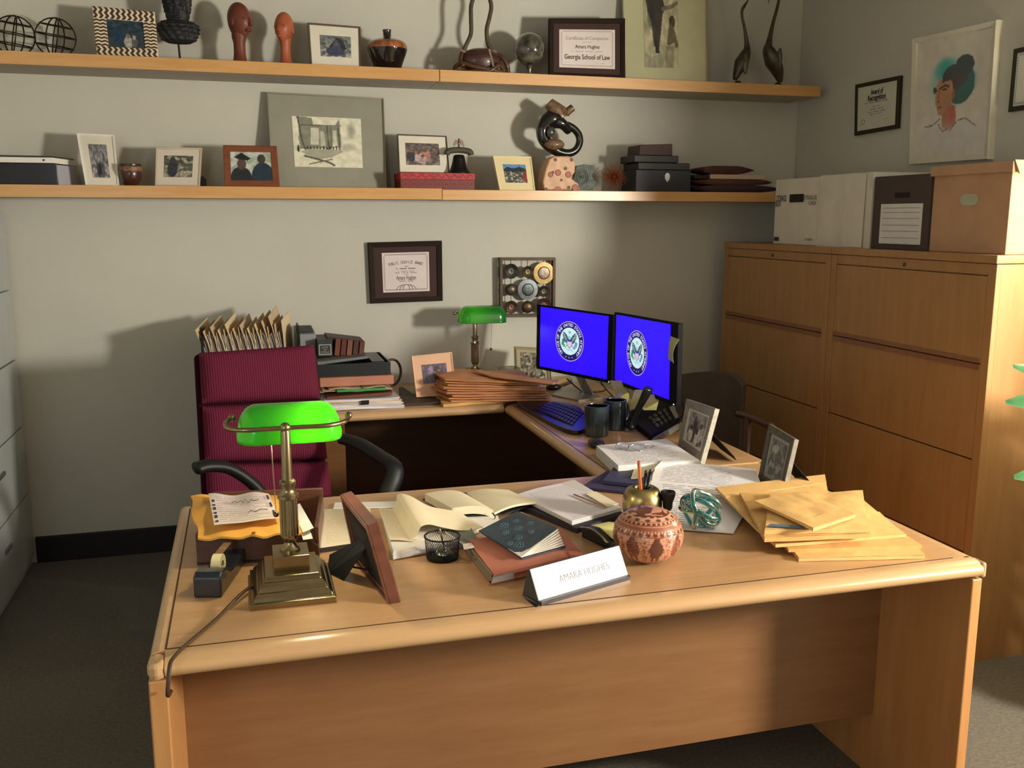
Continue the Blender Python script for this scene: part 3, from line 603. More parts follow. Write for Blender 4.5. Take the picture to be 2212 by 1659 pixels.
for v0 in (0, 1-bv):
    for i in range(NH):
        pts = []
        for k in range(5):
            du = (.25 if k % 2 else 0)*1.6; u = (i+du)/NH; w_ = .5/NH; vv = v0+bv*k/4
            pts += [q.P(min(1, max(0, u)), vv, .0012), q.P(min(1, u+w_), vv, .0012)]
        m.add(pts, [(2*k, 2*k+1, 2*k+3, 2*k+2) for k in range(4)])
for u0 in (0, 1-bu):
    for i in range(1, NV+1):
        pts = []
        for k in range(5):
            dv = .35 if k % 2 else 0; v = bv+(1-2*bv)*(i-1+dv)/NV; pts += [q.P(u0+bu*k/4, v, .0012), q.P(u0+bu*k/4, min(1, v+.5*(1-2*bv)/NV), .0012)]
        m.add(pts, [(2*k, 2*k+1, 2*k+3, 2*k+2) for k in range(4)])
part('zigzag_inlay', m, mt((84, 58, 40), .5), t)
# dark mask head on a rod
c = YX(390, 4.36, ZU); BR = mt((40, 42, 44), .6, .3, var=.3, vs=60, bump=.6, bs=90)
t = thing('bronze_bust', 'dark bronze head with ruffled collar on a thin rod', 'sculpture', c)
part('rod', M().tube([c, c+V((-.004, 0, .10))], .0045, 8), WIRE, t); part('foot', M().lathe([(.035, 0), (.035, .008), (.01, .012), (0, .012)], 20, c), WIRE, t)
def jag(a, r, z): return r*(1+.05*sin(z*430)*(1 if z > .09 else .3)+.15*abs(sin(a*7+z*60)))
def dense(p, n=5): return [(p[i][0]+(p[i+1][0]-p[i][0])*k/n, p[i][1]+(p[i+1][1]-p[i][1])*k/n) for i in range(len(p)-1) for k in range(n)]+[p[-1]]
part('collar', M().lathe(dense([(.012, .075), (.04, .078), (.062, .09), (.072, .115), (.076, .14), (.07, .155), (.055, .165), (.04, .17)]), 72, c, 1, .55, jag), BR, t, smooth=50)
part('head', M().lathe(dense([(.04, .165), (.047, .18), (.052, .21), (.055, .24), (.056, .28), (.05, .31), (.035, .33), (0, .34)]), 64, c, 1, .8, lambda a, r, z: r*(1+.04*sin(z*380)*(1 if z > .19 else .2)+.09*sin(a*10+z*50)*(1 if z > .2 else .2))), BR, t, smooth=50)
part('nose', M().hexa([c+V((-.012, -.045, .19)), c+V((.012, -.045, .19)), c+V((.012, -.03, .19)), c+V((-.012, -.03, .19))], [c+V((-.006, -.04, .235)), c+V((.006, -.04, .235)), c+V((.006, -.03, .235)), c+V((-.006, -.03, .235))]), BR, t)
for s in (-1, 1): part('eye', M().ball(c+V((s*.02, -.038, .225)), .009, 12, 8, (1.4, .6, .8)), BR, t, smooth=True)
part('mouth', M().ball(c+V((0, -.04, .178)), .012, 12, 8, (1.5, .6, .5)), BR, t, smooth=True)
# carved heads
def carved(px, ytop, h, col, lab, face, jaw=True):
    c = YX(px, 4.36, ZU); k = h/.25; t = thing('carved_bust', lab, 'sculpture', c, face); mt_ = mt(col, .5, var=.25, vs=20, coat=.1)
    m = M(); m.lathe([(.046*k, 0), (.042*k, .006), (.028*k, .02), (.024*k, .05), (.024*k, .09), (.03*k, .115), (.03*k, .13)], 24, (0, .006, 0), 1, 1.05); part('neck', m, mt_, t, smooth=60, W=False)
    def hd(n):
        r = 1 + .25*max(0, n.z)*(.5+.5*n.y) - .20*max(0, -n.z)*abs(n.x); r += .12*max(0, -n.y-.5)*max(0, .6-abs(n.z+.1)) 
        return r
    m = M(); m.ball((0, 0, .178*k), .05*k, 28, 18, (.88, 1.05, 1.42), hd); part('head', m, mt_, t, smooth=True, W=False)
    m = M(); m.hexa([(-.009*k, -.066*k, .158*k), (.009*k, -.066*k, .158*k), (.008*k, -.04*k, .158*k), (-.008*k, -.04*k, .158*k)], [(-.004*k, -.055*k, .192*k), (.004*k, -.055*k, .192*k), (.004*k, -.04*k, .192*k), (-.004*k, -.04*k, .192*k)]); part('nose', m, mt_, t, W=False, bevel=.002)
    m = M(); m.ball((0, -.048*k, .138*k), .012*k, 14, 8, (1.4, .8, .45)); m.ball((0, -.047*k, .145*k), .011*k, 14, 8, (1.4, .8, .4)); part('lips', m, mt_, t, smooth=True, W=False)
    for s in (-1, 1):
        part('eye', M().ball((s*.019*k, -.045*k, .185*k), .007*k, 12, 8, (1.6, .6, .7)), mt_, t, smooth=True, W=False)
        part('ear', M().ball((s*.044*k, .004*k, .172*k), .013*k, 12, 8, (.4, .8, 1.4)), mt_, t, smooth=True, W=False)
carved(522, 22, .25, (112, 58, 44), 'dark reddish brown carved head turned to the right', R(50))
carved(617, 37, .222, (172, 92, 62), 'lighter terracotta coloured carved head with long neck', R(-30))
# pewter frame, white mat
q = sq(671, 781, (779, 57), (664, 48), ZU, 4.31, 4.37)
frame('framed_photo', 'grey metal photo frame with wide white mat on the upper shelf', q, .008, .014, mt((110, 98, 80), .4, .5), MATW, [('g', (120, 126, 124), (170, 172, 170)), ('b', 6, .05, (96, 104, 104), 4., 1.), ('p', [(.2, .3), (.4, .7), (.55, .95), (.75, .8), (.85, .4), (.7, .2)], (52, 58, 58)), ('e', .52, .5, .12, .3, (84, 88, 110)), ('e', .48, .25, .3, .22, (70, 72, 100)), ('n', 9, .25)], pu=(.2, .24, .83, .76))
# vase
c = YX(838, 4.35, ZU); t = thing('vase', 'squat black glazed vase with brown shoulder and small neck', 'vase', c)
pr = [(.052, 0), (.056, .004), (.066, .03), (.078, .06), (.087, .085), (.0885, .093)]
part('body', M().lathe(pr, 40, c), mt((16, 15, 16), .12, coat=1.), t, smooth=60)
part('shoulder', M().lathe([(.0885, .093), (.089, .102), (.086, .114), (.078, .124)], 40, c), mt((150, 88, 50), .25, var=.5, vs=40, coat=1.), t, smooth=60)
part('neck', M().lathe([(.078, .124), (.055, .134), (.022, .142), (.018, .147), (.018, .17), (.02, .176), (.016, .176), (.013, .15)], 32, c), mt((40, 30, 24), .2, coat=1.), t, smooth=40)
# woven bag sculpture
c = YX(1041, 4.35, ZU); VINE = mt((82, 54, 36), .5, var=.3, vs=40, coat=.3); t = thing('bag_sculpture', 'dark brown bag-shaped sculpture with tall looped vine handle', 'sculpture', c)
def L(x, z, y=0): return c+V((x, y, z))
m = M(); m.ball(L(-.002, .066), 1., 28, 16, (.094, .055, .066), lambda n: 1-.18*max(0, n.z)**2); part('pouch', m, mt((70, 44, 36), .35, var=.35, vs=14, coat=.4, bump=.5, bs=60, stretch=(1, 1, 5)), t, smooth=True)
hp = bez([L(-.088, .10), L(-.07, .135), L(-.05, .18), L(-.049, .24), L(-.048, .30), L(-.03, .345), L(.003, .36), L(.035, .34), L(.046, .30), L(.036, .25), L(.024, .20), L(.03, .14), L(.058, .105)], 5)
part('handle', M().tube(hp, .0095, 10), mt((76, 66, 44), .6, var=.25, vs=40), t, smooth=True)
for i, pp in enumerate(([L(-.115, .008), L(-.125, .03), L(-.1, .045, -.03), L(-.05, .03, -.05), L(.03, .018, -.056), L(.09, .01, -.04)], [L(.055, .10), L(.085, .085, -.02), L(.11, .05, -.03), L(.12, .01, -.02)], [L(-.118, .008), L(-.06, .008, -.045), L(.02, .012, -.058), L(.07, .04, -.05), L(.1, .015, -.03)], [L(-.09, .10), L(-.105, .06, -.02), L(-.095, .03, -.04)])):
    part('root', M().tube(bez(pp, 5), [.011]*(5*(len(pp)-1)+1), 8), VINE, t, smooth=True)
for pp in ([L(-.1, .104, -.012), L(-.08, .096, -.015)], [L(.05, .112, -.01), L(.07, .10, -.012)], [L(.024, .11, -.04), L(.04, .03, -.058)]): part('lashing', M().tube(pp, .005, 6), mt((150, 130, 110), .6), t)
# marbled globe
c = YX(1144, 4.35, ZU); t = thing('stone_globe', 'polished dark stone sphere on a small metal stand', 'globe', c)
part('sphere', M().ball(c+V((0, 0, .125)), .074, 36, 24), mt((44, 42, 38), .15, var=.5, vs=24, coat=1., c2=(112, 110, 98)), t, smooth=True)
part('stand', M().lathe([(.028, 0), (.028, .006), (.012, .012), (.009, .03), (.016, .046), (.02, .055)], 24, c), mt((120, 116, 104), .3, .8), t, smooth=50)
part('cap', M().lathe([(.008, 0), (.008, .003), (.004, .005), (0, .005)], 16).tf(Matrix.Translation(c+V((.012, -.062, .10))) @ Matrix.Rotation(pi/2, 4, 'X')), mt((60, 62, 60), .3, .8), t)
# dark certificate
q = sq(1187, 1351, (1351, 39), (1187, 39), ZU, 4.30, 4.345)
t, inn = frame('framed_certificate', 'dark framed certificate standing on the upper shelf', q, .022, .02, DKF, DKM, None, cat='certificate')
pq = inn.sub(.09, .12, .91, .87, .0015); m = M(); pq.plate(m, .001); part('certificate', m, mt((222, 210, 206), .6, coat=.5), t); cert_border(t, pq, mt((190, 180, 176), .8), 30)
m = M(); pq.text(m, 'Certificate of Completion', .5, .77, .017, maxw=.76, bold=-.01); part('heading', m, mt((110, 104, 104), .8), t)
m = M(); pq.text(m, 'Amara Hughes', .5, .55, .018, maxw=.44, bold=.01); part('name_print', m, INK, t); m = M(); pq.text(m, 'Georgia School of Law', .5, .28, .023, maxw=.82, bold=.015); part('school_print', m, INK, t)
lines(t, pq, [(.5, .66, .16, .014), (.5, .42, .56, .02), (.74, .12, .16, .014)], mt((180, 172, 168), .8))
# large pale green matted print
q = Q(YX(1351, 4.42, ZU), YX(1528, 4.36, ZU), Y(1527, -30, 4.44), Y(1344, -30, 4.49)); zt = q.c[2].z
PG = mt((206, 205, 166), .8)
pic = [('r', 0, 0, 1, 1, (188, 186, 150)), ('s', .5, .5, .6, .6, (200, 196, 162)), ('p', [(.05, .98), (.12, .75), (.22, .62), (.28, .3), (.42, .2), (.5, .5), (.55, .72), (.62, .8), (.55, 1), (.1, 1)], (70, 66, 62)), ('p', [(.3, .4), (.4, .35), (.45, .2), (.33, .2)], (50, 44, 40)), ('l', [(.55, .8), (.8, .83), (.98, .88)], (130, 124, 104), .03), ('e', .82, .62, .09, .09, (84, 72, 50)), ('p', [(.66, .32), (.72, .55), (.8, .6), (.9, .5), (1, .3), (.92, .26), (.88, .34), (.7, .3)], (116, 106, 76)), ('p', [(0, 0), (0, .22), (.2, .14), (.5, .2), (.6, .0)], (164, 164, 138)), ('p', [(.6, 0), (.62, .3), (.9, .3), (.85, 0)], (158, 154, 122)), ('s', .22, .7, .14, .2, (40, 40, 44), .6), ('n', 6, .22)]
frame('framed_print', 'large pale green matted print of two figures, cut off by photo top', q, .005, .018, mt((176, 172, 140), .4, .3), PG, pic, pu=(.24, .17, .66, .93), cat='print', px=(70, 80))
# two carved cranes
def crane(name, lab, body, neck, foot, tail):
    t = thing(name, lab, 'bird figure', foot[0]); HB = mt((74, 66, 48), .4, .2, var=.4, vs=30, coat=.3)
    m = M(); P = bez([b[0] for b in body], 5); n = len(P); rs = []
    for i in range(n): f = i/5; k = min(int(f), len(body)-2); a = f-k; rs.append(body[k][1]*(1-a)+body[k+1][1]*a)
    part('body', m.tube(P, rs, 14, flat=.8), HB, t, smooth=True)
    P = bez([b[0] for b in neck], 6); rs = []
    for i in range(len(P)): f = i/6; k = min(int(f), len(neck)-2); a = f-k; rs.append(neck[k][1]*(1-a)+neck[k+1][1]*a)
    part('neck', M().tube(P, rs, 10), HB, t, smooth=True)
    f = foot[0]; part('base', M().lathe([(foot[1], 0), (foot[1]*.9, .008), (foot[1]*.4, .02), (.012, .028), (0, .03)], 20, f, 1, .6), HB, t, smooth=50)
    part('wing', M().ball(tail, 1, 16, 10, (.014, .012, .05)), mt((92, 90, 76), .35, .2, coat=.4), t, smooth=True)
y = 4.36
def B(px, py): return Y(px, py, y)
crane('carved_crane', 'shorter dark carved crane figure facing right, beside the framed print', [(B(1588, 172), .012), (B(1595, 152), .03), (B(1602, 135), .042), (B(1611, 115), .03), (B(1614, 104), .016)], [(B(1614, 106), .018), (B(1613, 90), .011), (B(1609, 62), .0075), (B(1604, 40), .0065), (B(1603, 24), .007), (B(1608, 13), .008), (B(1613, 6), .005), (B(1617, -2), .001)], (YX(1594, y, ZU), .045), B(1604, 140)+V((.0, -.03, 0)))
crane('carved_crane', 'taller dark carved crane figure at the end of the upper shelf', [(B(1686, 178), .012), (B(1680, 155), .035), (B(1670, 132), .05), (B(1660, 108), .034), (B(1660, 96), .018)], [(B(1660, 100), .02), (B(1664, 78), .012), (B(1670, 50), .009), (B(1677, 25), .008), (B(1682, 4), .0075), (B(1684, -15), .007), (B(1676, -28), .009), (B(1664, -20), .006), (B(1660, 8), .001)], (YX(1680, y, ZU), .055), B(1676, 128)+V((.0, -.035, 0)))
# ---------------- things on the lower shelf ----------------
def shq(*a, **k): return sq(*a, **k)
ls, rs_ = YX(-40, 4.27, ZL), YX(126, 4.27, ZL)
t = thing('document_box', 'black and white document box at the left end of the lower shelf', 'box', (ls+rs_)/2)
part('tray', M().box(((ls.x+rs_.x)/2, 4.36, ZL+.043), (rs_.x-ls.x, .19, .085)), mt((12, 14, 20), .4, coat=.2), t, bevel=.002)
m = M(); m.hexa([(ls.x, 4.262, ZL+.087), (rs_.x-.01, 4.262, ZL+.087), (rs_.x+.045, 4.46, ZL+.087), (ls.x, 4.46, ZL+.087)], [(ls.x, 4.262, ZL+.108), (rs_.x-.01, 4.262, ZL+.108), (rs_.x+.045, 4.46, ZL+.108), (ls.x, 4.46, ZL+.108)]); part('white_folder', m, WHITEP, t)
m = M(); m.hexa([(ls.x, 4.262, ZL+.109), (rs_.x-.015, 4.262, ZL+.109), (rs_.x+.04, 4.46, ZL+.109), (ls.x, 4.46, ZL+.109)], [(ls.x, 4.262, ZL+.115), (rs_.x-.015, 4.262, ZL+.115), (rs_.x+.04, 4.46, ZL+.115), (ls.x, 4.46, ZL+.115)]); part('cover', m, PLAST, t)
m = M(); m.hexa([(rs_.x+.002, 4.27, ZL), (rs_.x+.02, 4.27, ZL), (rs_.x+.05, 4.45, ZL), (rs_.x+.01, 4.45, ZL)], [(rs_.x-.004, 4.27, ZL+.08), (rs_.x+.003, 4.27, ZL+.08), (rs_.x+.04, 4.45, ZL+.084), (rs_.x, 4.45, ZL+.084)]); part('page_block', m, mt((176, 178, 190), .8), t)
part('ring_hole', M().lathe([(0, 0), (.004, 0), (.004, .001), (0, .001)], 12).tf(Matrix.Translation((rs_.x-.045, 4.2615, ZL+.098)) @ Matrix.Rotation(pi/2, 4, 'X')), BLACK, t)
bw = [('g', (130, 130, 136), (176, 176, 180)), ('b', 6, .05, (110, 110, 118), 2., 1.2)]
q = shq(185, 258, (247, 291), (165, 287), ZL, 4.29, 4.37, yt2=4.35)
t, inn = frame('framed_photo', 'tall white frame with black and white photo of a couple', q, .007, .014, mt((240, 240, 236), .15, coat=1.), MATW, bw + fig(.42, .38, 1.1, (70, 72, 80), (150, 150, 154)) + fig(.62, .4, 1.1, (90, 90, 98), (140, 140, 144)) + [('p', [(.35, .1), (.45, .4), (.6, .4), (.55, .1)], (44, 44, 52)), ('n', 10, .35)], pu=(.24, .14, .78, .82), easel=.06)
c = YX(284, 4.31, ZL); t = thing('clay_pot', 'small dark red glazed pot with carved band on the lower shelf', 'pot', c)
part('body', M().lathe([(.02, 0), (.03, .004), (.042, .03), (.046, .055), (.044, .062)], 28, c), mt((66, 36, 30), .3, coat=.6), t, smooth=60)
part('carved_band', M().lathe([(.0445, .058), (.047, .062), (.047, .076), (.045, .08)], 28, c, 1, 1, lambda a, r, z: r*(1+.012*(1 if sin(a*12) > 0 else -1))), mt((132, 96, 74), .5, var=.5, vs=90), t)
part('rim', M().lathe([(.044, .079), (.046, .083), (.045, .09), (.042, .09), (.04, .07), (.0, .06)], 28, c), mt((56, 30, 24), .3, coat=.6), t, smooth=50)
q = shq(335, 432, (437, 319), (337, 318), ZL, 4.30, 4.35)
frame('framed_photo', 'pale beige frame with dark outdoor photo, beside the small pot', q, .008, .012, mt((190, 182, 160), .5), mt((206, 198, 184), .8), [('g', (70, 76, 66), (96, 98, 84)), ('b', 5, .08, (150, 150, 130), 3., 1.), ('e', .3, .4, .18, .4, (48, 50, 66)), ('e', .28, .78, .1, .14, (60, 56, 54)), ('p', [(.55, .05), (.95, .1), (.9, .3), (.6, .3)], (160, 156, 140)), ('n', 9, .35)], pu=(.16, .22, .84, .82), easel=.05)
e = YX(441, 4.36, ZL); solo('frame_support', M().prism([(e.x-.014, 4.34, ZL), (e.x+.010, 4.34, ZL), (e.x+.010, 4.34, ZL+.035), (e.x+.0, 4.34, ZL+.045), (e.x-.014, 4.34, ZL+.045)], (0, .05, 0)), BLACKM, 'small black block behind the pale beige frame', 'stand')
q = shq(485, 605, (598, 315), (482, 313), ZL, 4.265, 4.31)
grad = [('g', (190, 196, 190), (200, 206, 200)), ('b', 5, .02, (160, 176, 160), 2., 1.), ('e', .25, .1, .26, .38, (28, 36, 44)), ('e', .27, .58, .11, .2, (86, 70, 62)), ('p', [(.08, .82), (.28, .98), (.5, .78), (.42, .7), (.18, .74)], (24, 28, 34)), ('e', .78, .12, .28, .52, (26, 48, 66)), ('e', .76, .76, .1, .17, (60, 54, 54)), ('n', 8, .15)]
frame('framed_photo', 'reddish wooden frame with photo of a person in graduation cap', q, .028, .018, REDWOOD, None, grad, pu=(.02, .02, .98, .98), px=(60, 44))
q = shq(590, 836, (829, 211), (576, 198), ZL, 4.40, 4.49)
ga = (226, 226, 204)
court = [('r', 0, 0, 1, 1, ga), ('p', [(.08, .55), (.1, 1), (.28, .98), (.3, .85), (.62, .85), (.68, .98), (.7, .4), (.1, .35)], (138, 140, 124)), ('p', [(.25, .45), (.26, .78), (.38, .78), (.37, .45)], (206, 206, 188)), ('p', [(.40, .42), (.40, .72), (.45, .72), (.47, .42)], (196, 196, 180)), ('p', [(.57, .42), (.58, .74), (.63, .74), (.64, .42)], (210, 210, 190)), ('l', [(.08, 1), (.13, .5), (.18, .3)], (84, 88, 78), .012), ('l', [(.13, .83), (.7, .84)], (96, 98, 86), .010), ('l', [(.5, .82), (.51, .36)], (96, 98, 86), .012), ('l', [(.55, .82), (.55, .38)], (110, 112, 98), .01), ('l', [(.66, .8), (.67, .38)], (90, 92, 80), .01)]
court += [('e', .2+.047*i, .37+.015*sin(i*3), .012, .05, (58, 62, 54)) for i in range(11)] + [('e', .07, .36, .018, .07, (60, 60, 54)), ('e', .17, .33, .015, .05, (40, 44, 40)), ('p', [(.1, .3), (.2, .36), (.68, .36), (.72, .32), (.55, .2), (.35, .16), (.15, .26)], (168, 170, 150)), ('l', [(.16, .22), (.5, .1), (.58, .04)], (84, 86, 74), .018), ('l', [(.22, .06), (.55, .16)], (110, 112, 98), .012), ('s', .85, .75, .08, .2, (150, 156, 138), .7), ('s', .8, .4, .14, .1, (178, 180, 160), .8), ('n', 9, .1)]
frame('framed_drawing', 'large grey matted ink drawing of a columned building', q, .007, .018, mt((150, 146, 132), .35, .6), mt((150, 150, 136), .75), court, pu=(.19, .22, .80, .77), cat='print', px=(110, 80))
# ornate red box, framed photo and bell on it
b0, b1 = YX(866, 4.275, ZLR), YX(1025, 4.275, ZLR)
t = thing('ornate_box', 'ornate red patterned box under the family photo and bell', 'box', (b0+b1)/2); bh = .075
RB1 = mt((110, 36, 38), .5, coat=.3); RB2 = mt((176, 44, 50), .5, var=.3, vs=60, coat=.3)
part('box_body', M().box(((b0.x+b1.x)/2, 4.365, ZLR+bh*.3), (b1.x-b0.x, .18, bh*.6)), RB1, t)
part('lid', M().box(((b0.x+b1.x)/2, 4.362, ZLR+bh*.8), (b1.x-b0.x+.004, .186, bh*.4)), RB2, t, bevel=.002)
m = M()
for i in range(9):
    x = b0.x+(b1.x-b0.x)*(i+.5)/9; m.tube([(x+.012*cos(k*pi/6), 4.2745, ZLR+bh*.32+.012*sin(k*pi/6)) for k in range(12)], .0018, 5, True); m.ball((x, 4.2745, ZLR+bh*.32), .003, 8, 6)
    m.tube([(x-.017, 4.2685, ZLR+bh*.7), (x, 4.2685, ZLR+bh*.92), (x+.017, 4.2685, ZLR+bh*.7)], .0015, 5)
part('carved_relief', m, mt((160, 72, 70), .5), t, kind='stuff')
q = Q(YX(862, 4.33, ZLR+bh), YX(972, 4.33, ZLR+bh), Y(965, 293, 4.37), Y(858, 289, 4.38))
frame('framed_photo', 'white matted group photo standing on the ornate red box', q, .006, .012, mt((84, 80, 72), .4, .4), MATW, [('g', (110, 100, 100), (140, 128, 128)), ('b', 8, .0, (92, 84, 84), 2., 1.)] + fig(.15, .5, 1., (60, 60, 76)) + fig(.38, .45, 1., (190, 170, 164)) + fig(.6, .55, 1., (180, 130, 120)) + fig(.85, .5, .9, (96, 84, 80)) + fig(.5, .3, .8, (170, 150, 150)) + [('n', 10, .3)], pu=(.14, .2, .84, .8))
c = YX(992, 4.32, ZLR+bh); t = thing('bell', 'small dark bell with wooden yoke and eagle on the red box', 'bell', c); BM = mt((34, 34, 32), .4, .6)
part('bell_body', M().lathe([(.052, 0), (.052, .004), (.043, .016), (.034, .04), (.029, .062), (.026, .078), (.02, .084), (0, .086)], 32, c), BM, t, smooth=60)
m = M(); m.tube(bez([c+V((-.057, 0, .084)), c+V((-.052, 0, .098)), c+V((-.03, 0, .104)), c+V((0, 0, .106)), c+V((.03, 0, .104)), c+V((.052, 0, .098)), c+V((.057, 0, .084))], 4), .014, 10); part('yoke', m, mt((74, 70, 58), .6), t, smooth=True)
em = mt((116, 100, 88), .4, .5); part('eagle', M().ball(c+V((0, 0, .136)), .008, 12, 8, (.8, .8, 1.8)).ball(c+V((0, -.004, .153)), .005, 10, 8), em, t, smooth=True)
for s in (-1, 1): part('eagle_wing', M().prism([c+V((s*.004, 0, .146)), c+V((s*.014, 0, .154)), c+V((s*.024, 0, .138)), c+V((s*.026, 0, .120)), c+V((s*.012, 0, .13))], (0, .004, 0)), em, t)
part('eagle_perch', M().tube([c+V((0, 0, .11)), c+V((0, 0, .125))], .006, 8), em, t)
# cream frame with landscape
q = shq(1080, 1157, (1148, 338), (1065, 336), ZLR, 4.29, 4.36, yt2=4.35)
frame('framed_photo', 'cream frame with blue sky landscape photo, right of the bell', q, .006, .014, mt((236, 222, 176), .6), mt((232, 218, 172), .7), [('r', 0, 0, 1, 1, (104, 106, 96)), ('b', 7, .05, (60, 64, 62), 2., 1.4), ('b', 8, .22, (180, 180, 170), 5., 1.6), ('p', [(0, 1), (1, 1), (1, .76), (.7, .88), (.45, .78), (.2, .87), (0, .74)], (96, 150, 206)), ('p', [(.0, .74), (.2, .87), (.45, .78), (.7, .88), (1, .76), (1, .6), (0, .6)], (46, 54, 62)), ('e', .9, .35, .09, .3, (150, 60, 60)), ('n', 10, .25)], pu=(.20, .22, .84, .78))
# big sculpture
y = 4.36; t = thing('stone_sculpture', 'tall sculpture with black looped form above a spotted stone base', 'sculpture', YX(1210, y, ZLR))
SP = mt((206, 166, 128), .5, var=.18, vs=30, coat=.2)
P = [(1176, 412), (1173, 392), (1179, 366), (1187, 344), (1198, 337), (1232, 337), (1244, 350), (1243, 372), (1234, 384), (1250, 396), (1254, 412)]
m = M(); m.prism([Y(a, min(b, 411), y-.05) for a, b in P], (0, .10, 0)); part('spotted_base', m, SP, t, bevel=.008)
m = M(); sp2 = M(); sp3 = M()
for a, b, r_, w_ in ((1206, 373, 6, 1), (1190, 377, 5, 1), (1228, 377, 6, 1), (1213, 389, 3, 0), (1195, 372, 3, 0), (1222, 364, 4, 0), (1200, 345, 4, 0), (1235, 345, 4, 0), (1243, 406, 7, 1), (1229, 405, 4, 0), (1180, 409, 4, 0)):
    p = Y(a, b, y-.0515); (sp2 if w_ else sp3).lathe([(0, 0), (r_/2024*4.4, 0), (r_/2024*4.4*.8, .001), (0, .0012)], 12).tf(Matrix.Identity(4)) if 0 else None
    (sp2 if w_ else sp3).add([p+V((r_/460*cos(k*pi/5), 0, r_/460*sin(k*pi/5))) for k in range(10)], [tuple(range(10))])
    if w_: sp3.tube([p+V((r_/440*cos(k*pi/5), 0, r_/440*sin(k*pi/5))) for k in range(10)], .0016, 5, True)
sp2.add([Y(1196, 411, y-.0512), Y(1216, 411, y-.0512), Y(1210, 403, y-.0512), Y(1202, 402, y-.0512)], [(0, 1, 2, 3)])
part('red_spots', sp2, mt((172, 84, 68), .5), t); part('brown_spots', sp3, mt((92, 46, 28), .5), t)
BK = mt((17, 18, 20), .18, coat=1.)
lp = [(1224, 270), (1238, 277), (1250, 291), (1252, 308), (1244, 324), (1228, 331), (1208, 328), (1190, 316), (1175, 300), (1172, 280), (1184, 262), (1200, 256), (1212, 262)]
P = [Y(a, b, y) for a, b in lp]; P = bez(P, 4); n = len(P); rr = []
for i in range(n):
    f = i/(n-1); rr.append(.018 + .024*math.exp(-((f-.88)/.12)**2) + .012*math.exp(-((f-.62)/.15)**2))
part('black_loop', M().tube(P, rr, 14), BK, t, smooth=True)
part('black_loop_arm', M().tube(bez([Y(1196, 262, y), Y(1215, 268, y-.01), Y(1230, 285, y), Y(1215, 300, y)][:3], 5), [.036, .034, .032, .03, .028, .026, .024, .022, .021, .02, .018], 14), BK, t, smooth=True)
MOT = mt((112, 86, 60), .5, var=.45, vs=60, coat=.2)
part('mottled_foot', M().ball(Y(1198, 312, y-.03), 1, 18, 12, (.05, .025, .026)).tf(Matrix.Identity(4)), MOT, t, smooth=True)
part('mottled_horn', M().tube([Y(1213, 254, y), Y(1200, 238, y), Y(1186, 222, y)], [.034, .04, .026], 12), MOT, t, smooth=40)
part('mottled_knob', M().tube([Y(1214, 252, y), Y(1212, 236, y), Y(1206, 229, y)], [.03, .026, .014], 12), MOT, t, smooth=40)
part('mottled_ear', M().tube([Y(1224, 248, y), Y(1230, 238, y), Y(1237, 233, y)], [.012, .018, .018], 12), MOT, t, smooth=40)
part('pale_inset', M().ball(Y(1190, 285, y-.035), 1, 14, 10, (.022, .014, .024)), mt((60, 60, 56), .2, coat=1.), t, smooth=True)
# grey carved tile
y = 4.34; t = thing('carved_tile', 'blue-grey carved stone tile with round motif', 'ornament', YX(1263, y, ZLR)); ST = mt((104, 112, 108), .8, var=.3, vs=50, bump=.8, bs=120)
m = M(); m.prism([Y(a, b, y) for a, b in ((1240, 410), (1239, 385), (1246, 358), (1262, 355), (1284, 357), (1285, 368), (1279, 380), (1287, 394), (1283, 410))], (0, .025, 0)); part('slab', m, ST, t, bevel=.003)
cc_ = Y(1257, 382, y-.002)
for r_ in (.012, .024, .034): part('carved_ring', M().tube([cc_+V((r_*cos(k*pi/10), 0, r_*sin(k*pi/10))) for k in range(20)], .0032, 6, True), ST, t, smooth=True)
part('carved_boss', M().ball(cc_, .006, 10, 8), ST, t, smooth=True)
# copper urchin
c = Y(1327, 379, 4.36); c.z = ZLR+.073; t = thing('spiky_ornament', 'spiky copper coloured burst ornament on the lower shelf', 'ornament', (c.x, c.y, ZLR))
CO = mt((176, 112, 84), .35, .7); part('core', M().ball(c, .012, 12, 8), CO, t, smooth=True); m = M()
for i in range(150):
    zz_ = 1-2*(i+.5)/150; a = i*2.39996; rr_ = math.sqrt(1-zz_*zz_); d = V((rr_*cos(a), rr_*sin(a), zz_)); m.tube([c, c+d*(.062+.01*sin(i*5.3))], [.0016, .0009], 4)
part('spines', m, CO, t, kind='stuff')
# dark boxes pile
def sbox(name, lab, cat, x0, x1, z0, z1, mat, y0=4.28, y1=4.46, bev=.003, rz=0.):
    a, b = YX(x0, y0, z0), YX(x1, y0, z0); return solo(name, M().box(((a.x+b.x)/2, (y0+y1)/2, (z0+z1)/2), (b.x-a.x, y1-y0, z1-z0), rz=rz), mat, lab, cat, bevel=bev)
NB = mt((34, 40, 50), .5, var=.1); z = ZLR; a, b = YX(1373, 4.28, z), YX(1492, 4.28, z)
t = thing('navy_box', 'dark navy keepsake box with silver badge, under two smaller boxes', 'box', (a+b)/2)
part('box_body', M().box(((a.x+b.x)/2, 4.37, z+.052), (b.x-a.x, .18, .104)), NB, t, bevel=.003)
part('lid', M().box(((a.x+b.x)/2-.0, 4.37, z+.121), (b.x-a.x-.02, .186, .033)), mt((36, 38, 40), .5), t, bevel=.003)
m = M(); bc_ = Y(1442, 383, 4.277); m.prism([bc_+V(p) for p in ((-.006, 0, .02), (.006, 0, .02), (.014, 0, .008), (.012, 0, -.008), (0, 0, -.024), (-.012, 0, -.008), (-.014, 0, .008))], (0, .003, 0)); part('badge', m, mt((150, 150, 152), .3, .8), t)
sbox('flat_box', 'flat black box between the navy box and the maroon one', 'box', 1370, 1466, z+.1385, z+.172, mt((22, 22, 24), .5), 4.275, 4.45)
